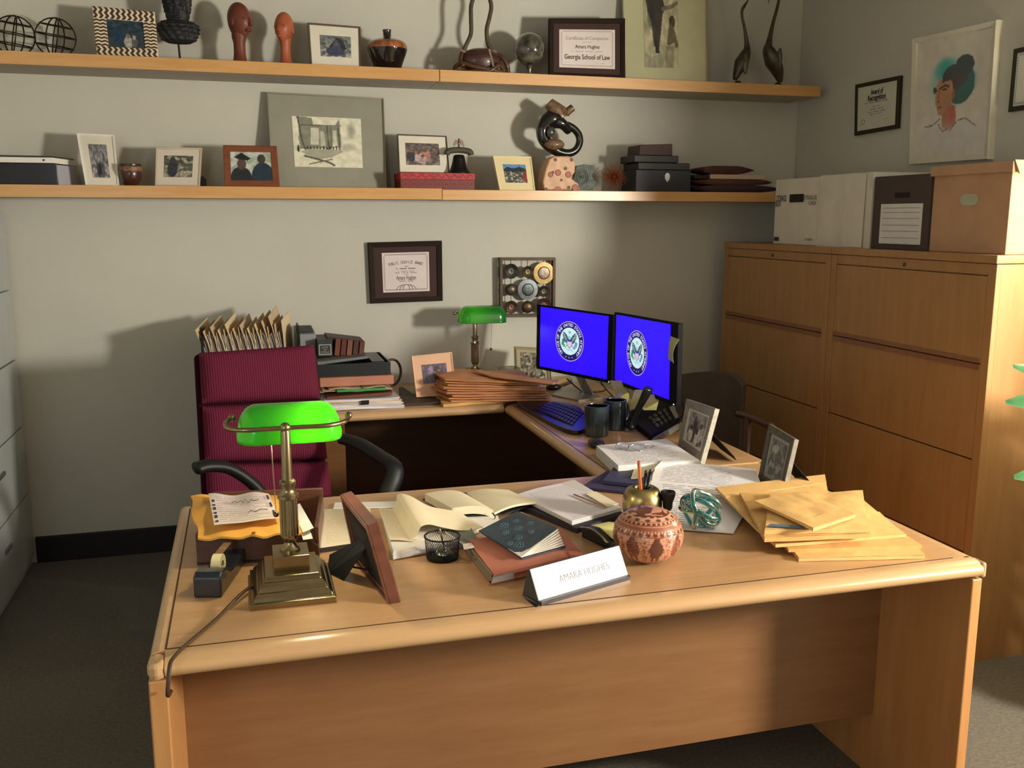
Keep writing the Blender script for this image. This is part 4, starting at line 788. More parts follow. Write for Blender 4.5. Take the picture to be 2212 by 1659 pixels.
a, b = YX(1381, 4.29, z+.173), YX(1453, 4.29, z+.173)
m = M(); m.hexa([a, b, b+V((0, .15, 0)), a+V((0, .15, 0))], [a+V((.003, 0, .048)), b+V((-.002, 0, .056)), b+V((-.002, .15, .056)), a+V((.003, .15, .048))]); solo('small_box', m, mt((66, 42, 40), .6, var=.1), 'small maroon box on top of the dark box pile', 'box', bevel=.003)
# leather folders pile
LE = mt((70, 34, 28), .55, var=.2)
def pillow(x0, x1, z0, z1, y0=4.28, y1=4.46, tip=.5):
    a, b = YX(x0, y0, z0), YX(x1, y0, z0); m = M(); n = 14; zm = (z0+z1)/2; h = (z1-z0)/2; vs = []
    for i in range(n+1):
        u = i/n; s = min(1, (sin(pi*u)*1.35))**tip if 0 < u < 1 else .08; x = a.x+(b.x-a.x)*u
        vs += [V((x, y0, zm-h*s)), V((x, y0-.006, zm)), V((x, y0, zm+h*s)), V((x, y1, zm+h*s)), V((x, y1, zm-h*s))]
    m.add(vs, [(5*i+k, 5*i+5+k, 5*i+5+(k+1) % 5, 5*i+(k+1) % 5) for i in range(n) for k in range(5)] + [(4, 3, 2, 1, 0), tuple(5*n+k for k in range(5))]); return m
solo('portfolio', pillow(1496, 1686, z+.0, z+.036, tip=.6), mt((52, 30, 36), .5, var=.2), 'dark purple leather portfolio at the bottom of the pile', 'folder', smooth=50)
solo('portfolio', pillow(1500, 1668, z+.037, z+.064, 4.285, 4.45, .3), mt((82, 46, 38), .55, var=.2), 'brown leather portfolio beneath the cream folder', 'folder', smooth=50)
sbox('folder', 'cream folder in the leather pile on the lower shelf', 'folder', 1535, 1655, z+.065, z+.088, mt((190, 170, 142), .8), 4.29, 4.44)
sbox('folder', 'dark folded flap sticking out left of the cream folder', 'folder', 1499, 1533, z+.065, z+.084, mt((46, 32, 30), .8), 4.30, 4.44)
solo('leather_pouch', pillow(1506, 1628, z+.089, z+.129, 4.29, 4.42, .8), LE, 'red-brown leather pouch on top of the pile', 'pouch', smooth=50)
# ---------------- banker lamps ----------------
def green_glass(e):
    m = bpy.data.materials.new('green_glass'); nt, b = nodes(m); out = nt.nodes['Material Output']
    b.inputs['Base Color'].default_value = lin((0, 118, 34)); b.inputs['Roughness'].default_value = .25; b.inputs['Coat Weight'].default_value = 1; b.inputs['Coat Roughness'].default_value = .04
    b.inputs['Emission Color'].default_value = (0.004, .42, .03, 1); b.inputs['Emission Strength'].default_value = e
    tr = nt.nodes.new('ShaderNodeBsdfTranslucent'); tr.inputs[0].default_value = (.23, .70, .05, 1)
    mx = nt.nodes.new('ShaderNodeMixShader'); mx.inputs[0].default_value = .40; nt.links.new(b.outputs[0], mx.inputs[1]); nt.links.new(tr.outputs[0], mx.inputs[2]); nt.links.new(mx.outputs[0], out.inputs[0]); return m
def banker(label, loc, rz, glow, power, full=True, bx=.0, chx=-.030, group='green banker lamps'):
    t = thing('banker_lamp', label, 'lamp', loc, rz, group); k = dict(W=False)
    # stepped base
    m = M(); L_ = [(.088, .105, 0), (.088, .105, .011), (.087, .104, .013), (.082, .098, .0135), (.081, .097, .0155), (.080, .095, .021), (.075, .089, .027), (.0745, .088, .028), (.0705, .083, .0285), (.070, .082, .031), (.068, .080, .038), (.062, .073, .044), (.0615, .072, .045), (.058, .068, .0455), (.0575, .067, .048), (.056, .066, .056)]
    vs = []; fs = []
    for x, y_, z in L_: vs += [(-x, -y_, z), (x, -y_, z), (x, y_, z), (-x, y_, z)]
    for i in range(len(L_)-1):
        for q_ in range(4): r_ = (q_+1) % 4; fs.append((4*i+q_, 4*i+r_, 4*i+4+r_, 4*i+4+q_))
    fs += [(3, 2, 1, 0), tuple(4*(len(L_)-1)+i for i in range(4))]; m.add(vs, fs); part('base', m, BRASS, t, bevel=.002, **k)
    part('base_block', M().box((0, 0, .072), (.076, .084, .034)), BRASS, t, bevel=.0015, **k)
    part('post_foot', M().lathe([(.022, .088), (.022, .093), (.014, .10), (.012, .108), (.017, .116), (.019, .12), (.0185, .124)], 28), BRASS, t, smooth=40, **k)
    part('fluted_column', M().lathe([(.0195, .124), (.0195, .205)], 144, fn=lambda a, r, z: r*(1-.09*abs(sin(a*9)))), BRASS, t, smooth=60, **k)
    part('collar', M().lathe([(.0195, .205), (.0225, .207), (.0225, .214), (.016, .22), (.014, .228), (.0175, .238), (.0175, .244), (.013, .248)], 28), BRASS, t, smooth=40, **k)
    part('post', M().lathe([(.0115, .246), (.0105, .352), (.0095, .356)], 20), BRASS, t, smooth=40, **k)
    part('ball_joint', M().ball((0, 0, .362), .0115, 16, 12), BRASS, t, smooth=True, **k)
    ax0, ax1 = -.122+bx, .142+bx
    arm = [(ax0+.012, .085, .372), (ax0+.0, .060, .367), (ax0+.004, .028, .362), (ax0+.03, .004, .361), (-.05, .0, .361), (.03, 0, .361), (ax1-.05, .002, .361), (ax1-.012, .03, .362), (ax1, .072, .366)]
    part('shade_arm', M().tube(bez(arm, 5), .0052, 10), BRASS, t, smooth=True, **k)
    for e in (arm[0], arm[-1]): part('finial', M().ball(e, .0085, 12, 8), BRASS, t, smooth=True, **k)
    # half-capsule glass shade
    L2 = .113; cx = .012+bx; m = M(); nu, na = 36, 22; vs = []
    for shell in (1., .955):
        for i in range(nu+1):
            u = -1+2*i/nu; s = max(0., 1-(max(0, abs(u)-.62)/.38)**2)**.5; s = max(s, .02); x = cx+u*L2*shell
            for j in range(na+1):
                a = pi*(j-2)/(na-4); sk = .016*max(0, 2-j, j-na+2)/2; a = min(pi, max(0, a)); yy = -cos(a)*.066*(.25+.75*s)*shell; zz_ = (sin(a)**.75 if 0 < a < pi else 0)*.062*s*shell - sk
                vs.append((x, .080+yy, .338+zz_))
    w_ = na+1; N = (nu+1)*w_; fs = []
    for s0 in (0, N):
        for i in range(nu):
            for j in range(na): f = (s0+i*w_+j, s0+(i+1)*w_+j, s0+(i+1)*w_+j+1, s0+i*w_+j+1); fs.append(f if s0 else f[::-1])
    for j in (0, na):
        for i in range(nu): fs.append((i*w_+j, (i+1)*w_+j, N+(i+1)*w_+j, N+i*w_+j))
    m.add(vs, fs); part('glass_shade', m, green_glass(glow), t, smooth=True, **k)
    part('socket', M().tube([(cx-.095, .08, .36), (cx-.05, .08, .36)], .012, 10), BRASSD, t, **k)
    part('bulb', M().ball((cx+.005, .08, .362), 1, 16, 10, (.045, .012, .012)), mt((255, 226, 180), .4, emit=2.), t, smooth=True, **k)
    m = M(); px_ = chx; n_ = 40 if full else 34
    for i in range(n_): m.ball((px_+.0004*i*.25, .03, .32-.0038*i), .0015, 6, 4)
    part('pull_chain', m, mt((200, 170, 150), .3, .9), t, kind='stuff', **k)
    part('chain_ball', M().ball((px_+.004, .03, .32-.0038*n_-.006), .0065, 14, 10), BRASSD, t, smooth=True, **k)
    mat_ = Matrix.Translation(V(loc)) @ Matrix.Rotation(rz, 4, 'Z')
    light('lamp_bulb_light', 'POINT', mat_ @ V((cx+.045, .078, .338)), power, (1., .80, .56), .018)
    return t
LB = V((.069, 2.012, ZT)); banker('green glass banker lamp with brass stem on the front desk, glowing brightly', LB, 0.0, .10, 3.0)
t = thing('lamp_cord', 'brown power cord running from the front lamp over the desk corner', 'cord', Z(450, 1330))
pts = [Z(548, 1264, .764), Z(520, 1284, .765), Z(470, 1335, .755), Z(400, 1395, .754), Z(376, 1420, .756)]
fe = Z(368, 1440, .748); pts += [fe+V((0, .0, .004)), V((fe.x-.003, FY0-.036, .73)), V((fe.x-.006, FY0-.038, .70)), V((fe.x-.004, FY0+.0, .690))]
part('wire', M().tube(bez(pts, 6), .0042, 8, flat=.7), mt((70, 50, 34), .4), t, smooth=True)
lb = V((1.052, 4.345, ZT)); banker('darker green banker lamp on the credenza against the back wall', lb, pi, .0, .4, full=False, bx=-.027, chx=-.075)
# ---------------- monitors ----------------
BLUE = mt((40, 0, 255), .4, emit=1.0)
seal = [('r', 0, 0, 1, 1, (206, 240, 246)), ('s', .5, .83, .09, .07, (120, 170, 170), 1.), ('e', .5, .83, .05, .035, (150, 190, 186)), ('p', [(.49, .55), (.30, .78), (.13, .84), (.15, .66), (.24, .48), (.38, .38), (.46, .42)], (66, 84, 92)), ('p', [(.51, .55), (.70, .78), (.87, .84), (.85, .66), (.76, .48), (.62, .38), (.54, .42)], (66, 84, 92)),
 ('l', [(.16, .80), (.40, .50)], (160, 200, 204), .012), ('l', [(.18, .70), (.40, .46)], (160, 200, 204), .01), ('l', [(.84, .80), (.60, .50)], (160, 200, 204), .012), ('l', [(.82, .70), (.60, .46)], (160, 200, 204), .01),
 ('e', .5, .64, .055, .07, (150, 206, 216)), ('p', [(.46, .68), (.40, .66), (.46, .64)], (130, 160, 140)), ('l', [(.40, .36), (.30, .27), (.24, .30)], (70, 96, 100), .014), ('l', [(.60, .36), (.70, .27), (.76, .24)], (70, 96, 100), .014), ('p', [(.38, .34), (.5, .16), (.62, .34)], (178, 222, 230)),
 ('p', [(.37, .56), (.63, .56), (.63, .36), (.5, .26), (.37, .36)], (226, 196, 226)), ('r', .37, .49, .63, .57, (20, 60, 170)), ('l', [(.36, .57), (.36, .36), (.5, .25), (.64, .36), (.64, .57)], (50, 70, 110), .008),
 ('e', .17, .48, .07, .09, (30, 140, 90)), ('e', .14, .38, .06, .08, (30, 150, 90)), ('e', .22, .32, .05, .07, (60, 160, 110)), ('e', .84, .42, .07, .10, (100, 150, 190)), ('e', .78, .32, .06, .08, (120, 160, 190)), ('l', [(.30, .22), (.45, .17), (.60, .2), (.68, .14)], (170, 206, 216), .02)]
def monitor(name, lab, tl, tr, br, bl, dl, dr, c=(.5, .49), sc=(.055, .05, .94, .97)):
    TL, TR, BR_, BL = D(*tl, dl), D(*tr, dr), D(*br, dr), D(*bl, dl); q = Q(BL, BR_, TR, TL)
    t = thing(name, lab, 'monitor', (BL+BR_)/2, math.atan2(q.n.x, -q.n.y))
    m = M(); q.plate(m, .022); part('housing', m, MON, t, bevel=.002)
    b = .012; s = q.sub(*sc, .0012); m = M(); s.plate(m, .001); part('screen', m, BLUE, t)
    asp = s.w()/s.h(); r = .325; cu, cv = c
    def ring(r0, r1, o, k=56): m = M(); m.add([s.P(cu+rr*cos(2*pi*i/k)/asp, cv+rr*sin(2*pi*i/k), o) for rr in (r0, r1) for i in range(k)], [(i, (i+1) % k, k+(i+1) % k, k+i) for i in range(k)]); return m
    sl = part('seal', ring(.222, .315, .0022), mt((22, 16, 84), .5, emit=1.), t)
    part('seal_rim', ring(.315, r, .0024), mt((200, 170, 255), .5, emit=.9), sl)
    m = M(); nr, nk = 26, 72; vs = []
    for i in range(nr+1):
        for k in range(nk):
            rr = i/nr; a = 2*pi*k/nk; vs.append(s.P(cu+.222*rr*cos(a)/asp, cv+.222*rr*sin(a), .0022))
    m.add(vs, [(i*nk+k, i*nk+(k+1) % nk, (i+1)*nk+(k+1) % nk, (i+1)*nk+k) for i in range(nr) for k in range(nk)], None, [paint(seal, .5+.5*(i/nr)*cos(2*pi*k/nk), .5+.5*(i/nr)*sin(2*pi*k/nk)) for i in range(nr+1) for k in range(nk)])
    part('eagle_emblem', m, colmat(1.), sl)
    m = M(); st = 'OFFICE OF THE UNITED STATES ATTORNEY'; n = len(st)
    for i, ch in enumerate(st):
        if ch == ' ': continue
        a = R(228)-(R(276))*i/(n-1); s.text(m, ch, cu+.268*cos(a)/asp, cv+.268*sin(a), s.h()*.050, o=.003, rot=a-pi/2, bold=.02)
    for a in (-.22, 0, .22):
        p = (cu+.268*cos(a*1.2-pi/2)/asp, cv+.268*sin(a*1.2-pi/2)); rr = s.h()*.014; cs = s.P(*p, .003)
        e1 = (s.P(.6, .5)-s.P(.5, .5)).normalized(); e2 = (s.P(.5, .6)-s.P(.5, .5)).normalized()
        m.add([cs+e1*(rr*(1 if k % 2 == 0 else .42)*cos(pi/2+k*pi/5))+e2*(rr*(1 if k % 2 == 0 else .42)*sin(pi/2+k*pi/5)) for k in range(10)], [tuple(range(10))])
    part('seal_lettering', m, mt((206, 206, 255), .5, emit=.9), sl)
    part('power_light', M().ball(q.P(.97, .02, .002), .0022, 8, 6), mt((255, 255, 255), .4, emit=2.), t)
    return t, q
MON = mt((14, 14, 18), .6, spec=.12)
STG = mt((158, 154, 148), .35, .7)
t, q = monitor('computer_monitor', 'left computer monitor with blue screen and round eagle seal', (1160, 657), (1326, 680), (1321, 829), (1158, 796), 4.40, 4.04, (.46, .50))
p = q.P(.45, 0, -.03); bz = Z(1250, 850, ZT)
m = M(); m.prism([Z(1192, 856, ZT), Z(1250, 868, ZT), Z(1300, 862, ZT), Z(1262, 838, ZT), Z(1215, 838, ZT)], (0, 0, .008)); part('stand_base', m, STG, t, bevel=.001)
a, b = Z(1262, 850, ZT+.008), Z(1281, 853, ZT+.008); a2, b2 = q.P(.42, .1, -.035), q.P(.54, .1, -.035); m = M(); dd = V((.01, .012, 0)); m.hexa([a, b, b+dd, a+dd], [a2, b2, b2+dd, a2+dd]); part('stand_neck', m, STG, t)
q1 = q
t, q = monitor('computer_monitor', 'right computer monitor with yellow note stuck to its right side', (1327, 674), (1465, 698), (1461, 879), (1323, 826), 4.0, 3.50, (.43, .50), (.045, .055, .90, .97))
c_ = q.P(.4, 0, -.12); m = M(); m.box((min(c_.x+.02, 1.545), c_.y, ZT+.005), (.2, .22, .009)); part('stand_base', m, STG, t, bevel=.001)
m = M(); m.tube([V((min(c_.x+.02, 1.58), c_.y, ZT+.009)), q.P(.42, .3, -.04)], .018, 8); part('stand_neck', m, STG, t)
q2 = q; YN = mt((212, 206, 132), .8); YN2 = mt((196, 182, 112), .8)
s = Q(q2.P(.865, .55, .004), q2.P(1.0, .52, .02), q2.P(1.02, .81, .004), q2.P(.875, .83, .004)); m = M(); s.plate(m, .0006, 6, 6, lambda u, v: .012*sin(v*pi)*u - .004); solo('sticky_note', m, mt((186, 184, 134), .8), 'curling yellow sticky note on the right monitor edge', 'note', smooth=60)
def strip(lab, pts, wd, d, mat, name='sticky_note'):
    m = M(); P = bez([D(a, b, d+o) for a, b, o in pts], 4); sd = (_R*wd); n = len(P); m.add([x for p in P for x in (p-sd/2, p+sd/2)], [(2*i, 2*i+1, 2*i+3, 2*i+2) for i in range(n-1)])
    bb = M().add(m.v + [v+V((.0008, .0008, 0)) for v in m.v], m.f + [tuple(2*n+i for i in f[::-1]) for f in m.f]); return solo(name, bb, mat, lab, 'note', smooth=60)
strip('two yellow notes hanging beneath the gap between monitors', [(1333, 822, 0), (1340, 838, -.02), (1346, 850, -.03)], .062, 3.92, YN2)
strip('yellow note curling under the hanging notes, beside the lying mug', [(1338, 840, -.05), (1345, 856, -.04), (1340, 872, -.02)], .055, 3.90, YN2)
strip('yellow note hanging behind the telephone handset', [(1388, 842, 0), (1382, 860, -.02), (1376, 884, -.01)], .06, 3.72, YN)
strip('yellow note to the right of the telephone handset', [(1412, 852, 0), (1408, 870, -.02), (1404, 886, -.01)], .05, 3.66, YN)
m = M(); pw = Z(1424, 885, ZT+.02); m.box(pw+V((0, .05, .03)), (.04, .03, .075), rz=-.5); solo('power_adapter', m, WHITEP, 'small white box behind the telephone under the right monitor', 'adapter', bevel=.006)
for i, pp in enumerate(([D(1225, 818, 4.25), D(1240, 832, 4.22), Z(1256, 845, .76), Z(1264, 850, .756)], [D(1298, 826, 4.1), Z(1308, 842, .76), Z(1290, 847, .756), Z(1275, 846, .756)], [D(1300, 830, 4.1), Z(1318, 850, .76), Z(1330, 862, .757), Z(1336, 868, .757)], [D(1466, 860, 3.6), D(1478, 880, 3.7), Z(1470, 905, .76), Z(1440, 915, .76)])):
    solo('cable', M().tube(bez(pp, 5), .003, 6), BLACK, ['black cable hanging under the left monitor', 'black cable looping beside the left monitor stand', 'black cable trailing from the gap between the monitors', 'black cable beside the right monitor, behind the silver frame'][i], 'cable', smooth=True)
# ---------------- keyboard ----------------
kc = [Z(1118, 874, ZT+.012), Z(1222, 929, ZT+.012), Z(1266, 925, ZT+.012), Z(1262, 888, ZT+.02), Z(1226, 868, ZT+.02), Z(1128, 866, ZT+.012)]
t = thing('keyboard', 'black ergonomic computer keyboard lit blue by the screens', 'keyboard', Z(1190, 900, ZT))
P = bez(kc+[kc[0]], 5)[:-1]; m = M(); m.prism([V((p.x, p.y, ZT+.001)) for p in P], (0, 0, .016)); part('keyboard_base', m, PLAST, t, smooth=40, bevel=.002)
kq = Q(Z(1150, 871, ZT+.020), Z(1248, 920, ZT+.020), Z(1262, 892, ZT+.024), Z(1228, 870, ZT+.024)); kq = Q(Z(1152, 884, .766), Z(1236, 921, .766), Z(1262, 890, .768), Z(1198, 869, .768)); kq.n = V((0, 0, 1))
KM = mt((30, 31, 38), .4)
for j in range(5):
    for i in range(13): part('key', kq.sub((i+.08)/13, (j+.1)/5, (i+.92)/13, (j+.88)/5, .004+.004*sin(pi*(i+.5)/13)).plate(M(), .006), KM, t)
# ---------------- mugs, phone, mouse ----------------
MUG = mt((44, 56, 62), .25, coat=.8)
def mug(lab, c, r, h, hang):
    t = thing('mug', lab, 'mug', c); part('mug_body', M().lathe([(r*.9, 0), (r*.98, .004), (r, .01), (r, h), (r*.93, h+.001), (r*.9, h-.003), (r*.9, .01), (0, .01)], 32, c), MUG, t, smooth=50)
    part('reflecting_disc', M().lathe([(r*.92, h-.003), (0, h-.003)], 32, c), mt((30, 24, 60), .06, coat=1.), t)  # bluish glossy disc added below the rim to catch the screens' reflection
    d = V((cos(hang), sin(hang), 0)); part('handle', M().tube(bez([c+d*r*.95+V((0, 0, h*.82)), c+d*(r+.022)+V((0, 0, h*.78)), c+d*(r+.03)+V((0, 0, h*.5)), c+d*(r+.02)+V((0, 0, h*.26)), c+d*r*.95+V((0, 0, h*.2))], 5), .0058, 8), MUG, t, smooth=True)
c = V((1.245, 3.215, ZT)); mug('dark blue-grey mug in front, beside the keyboard', c, .046, .115, 1.2)
mug('dark mug with glossy stripe, behind the front mug', V((1.352, 3.30, ZT)), .045, .115, .4)
# lying mug, open towards the room
a = Z(1345, 915, ZT); a = V((1.405, 3.42, ZT+.044)); ax = Matrix.Translation(a) @ Matrix.Rotation(-.35, 4, 'Z') @ Matrix.Rotation(pi/2, 4, 'X')
t = thing('mug', 'pale mug lying on its side with dark inside showing', 'mug', (a.x, a.y, ZT)); part('mug_body', M().lathe([(0, -.09), (.038, -.09), (.042, -.085), (.042, .0), (.040, .002)], 32).tf(ax), mt((190, 180, 200), .4, coat=.5), t, smooth=50)
part('mug_interior', M().lathe([(.040, .002), (.036, .0), (.035, -.08), (0, -.08)], 32).tf(ax), mt((30, 26, 34), .3, coat=.5), t, smooth=50, label='dark glazed inside of the mug')
m = M(); m.tube(bez([ax @ V((0, .041, -.02)), ax @ V((.02, .06, -.025)), ax @ V((.02, .06, -.055)), ax @ V((0, .041, -.07))], 5), .005, 8); part('handle', m, mt((190, 180, 200), .4, coat=.5), t, smooth=True)
# phone
pc = [Z(1348, 906, ZT+.002), Z(1405, 952, ZT+.002), Z(1468, 930, ZT+.002), Z(1440, 885, ZT+.002)]
t = thing('desk_phone', 'black desk telephone with handset standing upright, right of mugs', 'telephone', (pc[0]+pc[1]+pc[2]+pc[3])/4)
up = [p.copy() for p in pc]; up[0].z = .775; up[1].z = .772; up[2].z = .80; up[3].z = .83
part('phone_base', M().hexa(pc, up), MON, t, bevel=.004)
pq = Q(up[0], up[1], up[2], up[3]); pq.n = V((0, 0, 1)) if pq.n.z > 0 else V((0, 0, 1))
for j in range(4):
    for i in range(3): part('button', pq.sub(.50+i*.15, .30+j*.13, .61+i*.15, .38+j*.13, .003).plate(M(), .004), mt((44, 46, 48), .4), t)
part('display', pq.sub(.55, .86, .95, .98, .004).plate(M(), .006), mt((90, 96, 90), .2, coat=1.), t)
m = M(); e0, e1 = Z(1412, 948, .782), Z(1468, 915, .805); part('key_strip', Q(e0+V((0, 0, -.022)), e1+V((0, 0, -.022)), e1, e0).plate(M(), .006), mt((130, 132, 128), .35, .5), t)
m = M(); m.tube([pq.P(.72, .42, .005)+V((.014*cos(k*pi/8), .014*sin(k*pi/8), .0)) for k in range(16)], .0015, 5, True); part('dial_ring', m, SILVER, t)
hs = [D(1362, 922, 3.58), D(1374, 895, 3.55), D(1390, 862, 3.52), D(1402, 838, 3.50)]
m = M(); m.tube(bez(hs, 5), [.026, .024, .02, .017, .016, .016, .016, .016, .016, .017, .018, .019, .020, .021, .022, .02], 12, flat=.75); part('handset', m, PLAST, t, smooth=True)
part('handset_grille', M().ball(hs[0]+_F*-.02, .014, 12, 8), BLACK, t, smooth=True)
m = M(); m.ball(Z(1288, 958, ZT+.012), 1, 18, 10, (.028, .045, .02)); solo('computer_mouse', m, PLAST, 'black computer mouse between the mugs and the paper stack', 'mouse', smooth=True)
m = M(); m.ball(Z(1196, 836, ZT+.012), 1, 16, 8, (.04, .022, .016)); solo('computer_mouse', m, PLAST, 'small black mouse-like item at the end of the brown envelope pile', 'mouse', smooth=True)
# ---------------- papers on the return ----------------
def slab(name, lab, cat, pts, z0, z1, top, side=WHITEP, group=None, layers=0, bump=None):
    """pts: four image points of the top face read on the level z1"""
    c = [Z(a, b, z1) for a, b in pts]; t = thing(name, lab, cat, ((c[0]+c[1]+c[2]+c[3])/4).to_tuple()[:2] + (z0,), group=group)
    cc_ = Q(*c); sgn = 1 if cc_.n.z > 0 else -1
    m = M(); m.sheet(c if sgn > 0 else c, 8, 8, z1-z0-.0005, bump, (0, 0, 1)); part('pages', m, side, t, smooth=30)
    m = M(); m.sheet([p+V((0, 0, .0006)) for p in c], 8, 8, .0005, bump, (0, 0, 1)); part('top_sheet', m, top, t, smooth=30)
    if layers:
        m = M()
        for i in range(layers):
            zz_ = z0+(z1-z0)*(i+.6)/layers; o_ = .0015*(1 if i % 2 else -.5); k = [V((p.x, p.y, zz_)) for p in c]; cen = sum(k, V())/4; k = [p+(p-cen).normalized()*(.0025+o_) for p in k]; m.sheet(k, 1, 1, .0012, None, (0, 0, 1))
        part('sheet_edges', m, mt((205, 202, 200), .85), t, kind='stuff')
    return t, c
PRT = printed((236, 234, 240), (150, 150, 158), 26, 30, seed=2., thick=.3)
slab('paper_stack', 'thick stack of printed white pages with spectacles on top', 'paper', [(1336, 1006), (1512, 995), (1440, 948), (1289, 963)], ZT+.001, ZT+.040, PRT, layers=7)
gl = thing('eyeglasses', 'clear framed eyeglasses lying on the thick white paper stack', 'glasses', Z(1370, 966, .792)); GLM = mt((150, 150, 160), .15, .6, coat=1.)
for a, b in ((1345, 965), (1374, 968)):
    c = Z(a, b, .800); part('lens_rim', M().tube([c+V((.026*cos(k*pi/9)*.9+.0, .008*sin(k*pi/9), .012*sin(k*pi/9))) for k in range(18)], .0022, 6, True), GLM, gl, smooth=True)
    part('lens', M().add([c+V((.025*cos(k*pi/9)*.9, .008*sin(k*pi/9), .012*sin(k*pi/9))) for k in range(18)], [tuple(range(18))]), mt((220, 225, 235), .05, trans=1.), gl)
part('temple', M().tube([Z(1332, 960, .80), Z(1370, 958, .797), Z(1410, 961, .796)], .0016, 6), GLM, gl, smooth=True); part('temple', M().tube([Z(1388, 966, .80), Z(1400, 968, .797), Z(1414, 964, .796)], .0016, 6), GLM, gl, smooth=True)
part('bridge', M().tube([Z(1356, 965, .803), Z(1363, 966, .803)], .0018, 6), GLM, gl)
slab('notebook', 'dark blue notebook lying between the paper stack and brass apple', 'notebook', [(1302, 1038), (1375, 1046), (1386, 1001), (1336, 998)], ZT+.012, ZT+.022, mt((58, 60, 88), .6), mt((50, 52, 78), .6))
slab('folder', 'dark purple folder under the blue notebook at the desk joint', 'folder', [(1255, 1052), (1385, 1066), (1400, 1030), (1310, 1018)], ZT+.001, ZT+.009, mt((62, 54, 86), .6), mt((52, 44, 72), .6))
c = [Z(1363, 1034, .776), Z(1400, 1036, .778), Z(1432, 1004, .78), Z(1374, 1000, .776)]; solo('card', M().sheet(c, 8, 4, .0008, lambda u, v: .016*u*u, (0, 0, 1)), CREAM, 'cream sheet curving up behind the pencil', 'paper', smooth=60)
PRT2 = printed((238, 236, 240), (120, 120, 132), 30, 18, seed=7., thick=.28, mx0=.08, mx1=.75)
c = [Z(1405, 1040, .765), Z(1650, 1062, .765), Z(1632, 1020, .77), Z(1420, 1000, .778)]
t = thing('printed_pages', 'long printed white pages draped between both silver frames and envelopes', 'paper', Z(1500, 1040))
part('upper_page', M().sheet(c, 14, 8, .003, lambda u, v: .012*sin(u*2.2)*v, (0, 0, 1)), PRT2, t, smooth=60)
c = [Z(1424, 1138, .757), Z(1585, 1150, .757), Z(1640, 1056, .762), Z(1402, 1030, .762)]
part('lower_page', M().sheet(c, 14, 10, .004, lambda u, v: .004*sin(u*3)*v, (0, 0, 1)), printed((238, 236, 240), (130, 130, 142), 26, 16, seed=3., thick=.28, mx0=.12, mx1=.7), t, smooth=60)
# silver frames
q = Q(Z(1464, 962, ZT+.004), Z(1512, 1001, ZT+.004), D(1544, 882, 3.13), D(1482, 861, 3.37))
fam = [('g', (150, 144, 138), (190, 184, 176)), ('b', 5, .05, (120, 110, 104), 2., 1.)] + fig(.25, .35, .9, (226, 220, 214), (50, 38, 34)) + fig(.5, .5, 1.1, (90, 70, 62), (60, 44, 38)) + fig(.62, .3, .9, (216, 210, 204), (44, 34, 30)) + fig(.8, .5, 1., (200, 190, 184), (60, 46, 40)) + fig(.4, .72, .8, (66, 50, 46), (40, 30, 28)) + [('n', 8, .25)]
t, i_ = frame('framed_photo', 'ornate silver frame with black and white family photo on the return', q, .028, .018, mt((150, 146, 134), .5, .35, var=.2, vs=80), mt((214, 210, 204), .7), fam, pu=(.14, .08, .9, .92), px=(40, 54), easel=.13)
q = Q(Z(1636, 1036, ZT+.004), Z(1688, 1068, ZT+.004), D(1716, 948, 2.80), D(1660, 915, 2.93))
frame('framed_photo', 'smaller dull silver photo frame near the file cabinets', q, .022, .016, PEWTER, mt((150, 146, 138), .7), [('g', (92, 92, 88), (130, 130, 126)), ('b', 5, .0, (60, 60, 58), 2., 1.), ('e', .35, .75, .2, .12, (150, 146, 138)), ('e', .55, .5, .16, .2, (64, 62, 60)), ('n', 9, .3)], pu=(.14, .1, .88, .9), px=(36, 48), easel=.11)
m = M(); m.box(Z(1700, 1046, .77), (.07, .05, .02), rz=.4); solo('dark_case', m, BLACK, 'black case behind the smaller silver frame', 'case', bevel=.004)
# ---------------- things on the credenza ----------------
def zat(px, py, y): return Y(px, py, y).z
def cbox(name, lab, cat, px0, px1, y0, y1, z0, z1, mat, rz=0., bev=.002, group=None):
    a, b = YX(px0, y0, z0), YX(px1, y0, z0); m = M(); m.box(((a.x+b.x)/2, (y0+y1)/2, (z0+z1)/2), (b.x-a.x, y1-y0, z1-z0), rz=rz); return solo(name, m, mat, lab, cat, bevel=bev, group=group)
# upright folders in a sorter
fs0, fs1 = YX(446, 4.12, .95), YX(640, 4.12, .95); zf = zat(460, 712, 4.15)
t = thing('file_sorter', 'black curved file sorter holding folders behind the chair', 'file holder', ((fs0.x+fs1.x)/2, 4.2, ZT+.001))
m = M(); P = [(fs0.x-.015, y_, z_) for y_, z_ in ((4.06, ZT+.001), (4.06, zf-.06), (4.08, zf-.02), (4.13, zf+.01), (4.22, zf+.012), (4.28, zf-.02), (4.30, zf-.06), (4.30, ZT+.001))]; m.prism(P, (.012, 0, 0)); part('end_plate', m, BLACK, t, bevel=.003, label='curved black end plate')
m = M(); m.prism([(fs1.x+.010, p[1], p[2]) for p in P], (.008, 0, 0)); part('end_plate', m, BLACK, t, bevel=.003)
m = M(); m.box(((fs0.x+fs1.x)/2, 4.18, ZT+.007), (fs1.x-fs0.x+.02, .22, .012)); part('sorter_base', m, BLACK, t)
NF = 11; fcs = [(212, 190, 152), (206, 178, 136), (196, 172, 140), (214, 196, 160)]
FL = ['leftmost manila folder in the black file sorter, full of white sheets', 'second manila folder from the left in the file sorter', 'third manila folder from the left in the file sorter', 'fourth manila folder from the left in the file sorter', 'fifth folder from the left, tallest brown tab of its half', 'middle folder of the file sorter, leaning right', 'seventh folder from the left, pale with raised corner', 'fourth folder from the right in the file sorter', 'third folder from the right, with greyish front', 'second folder from the right, standing high with dark tab', 'rightmost folder in the sorter with tallest curling sheet']
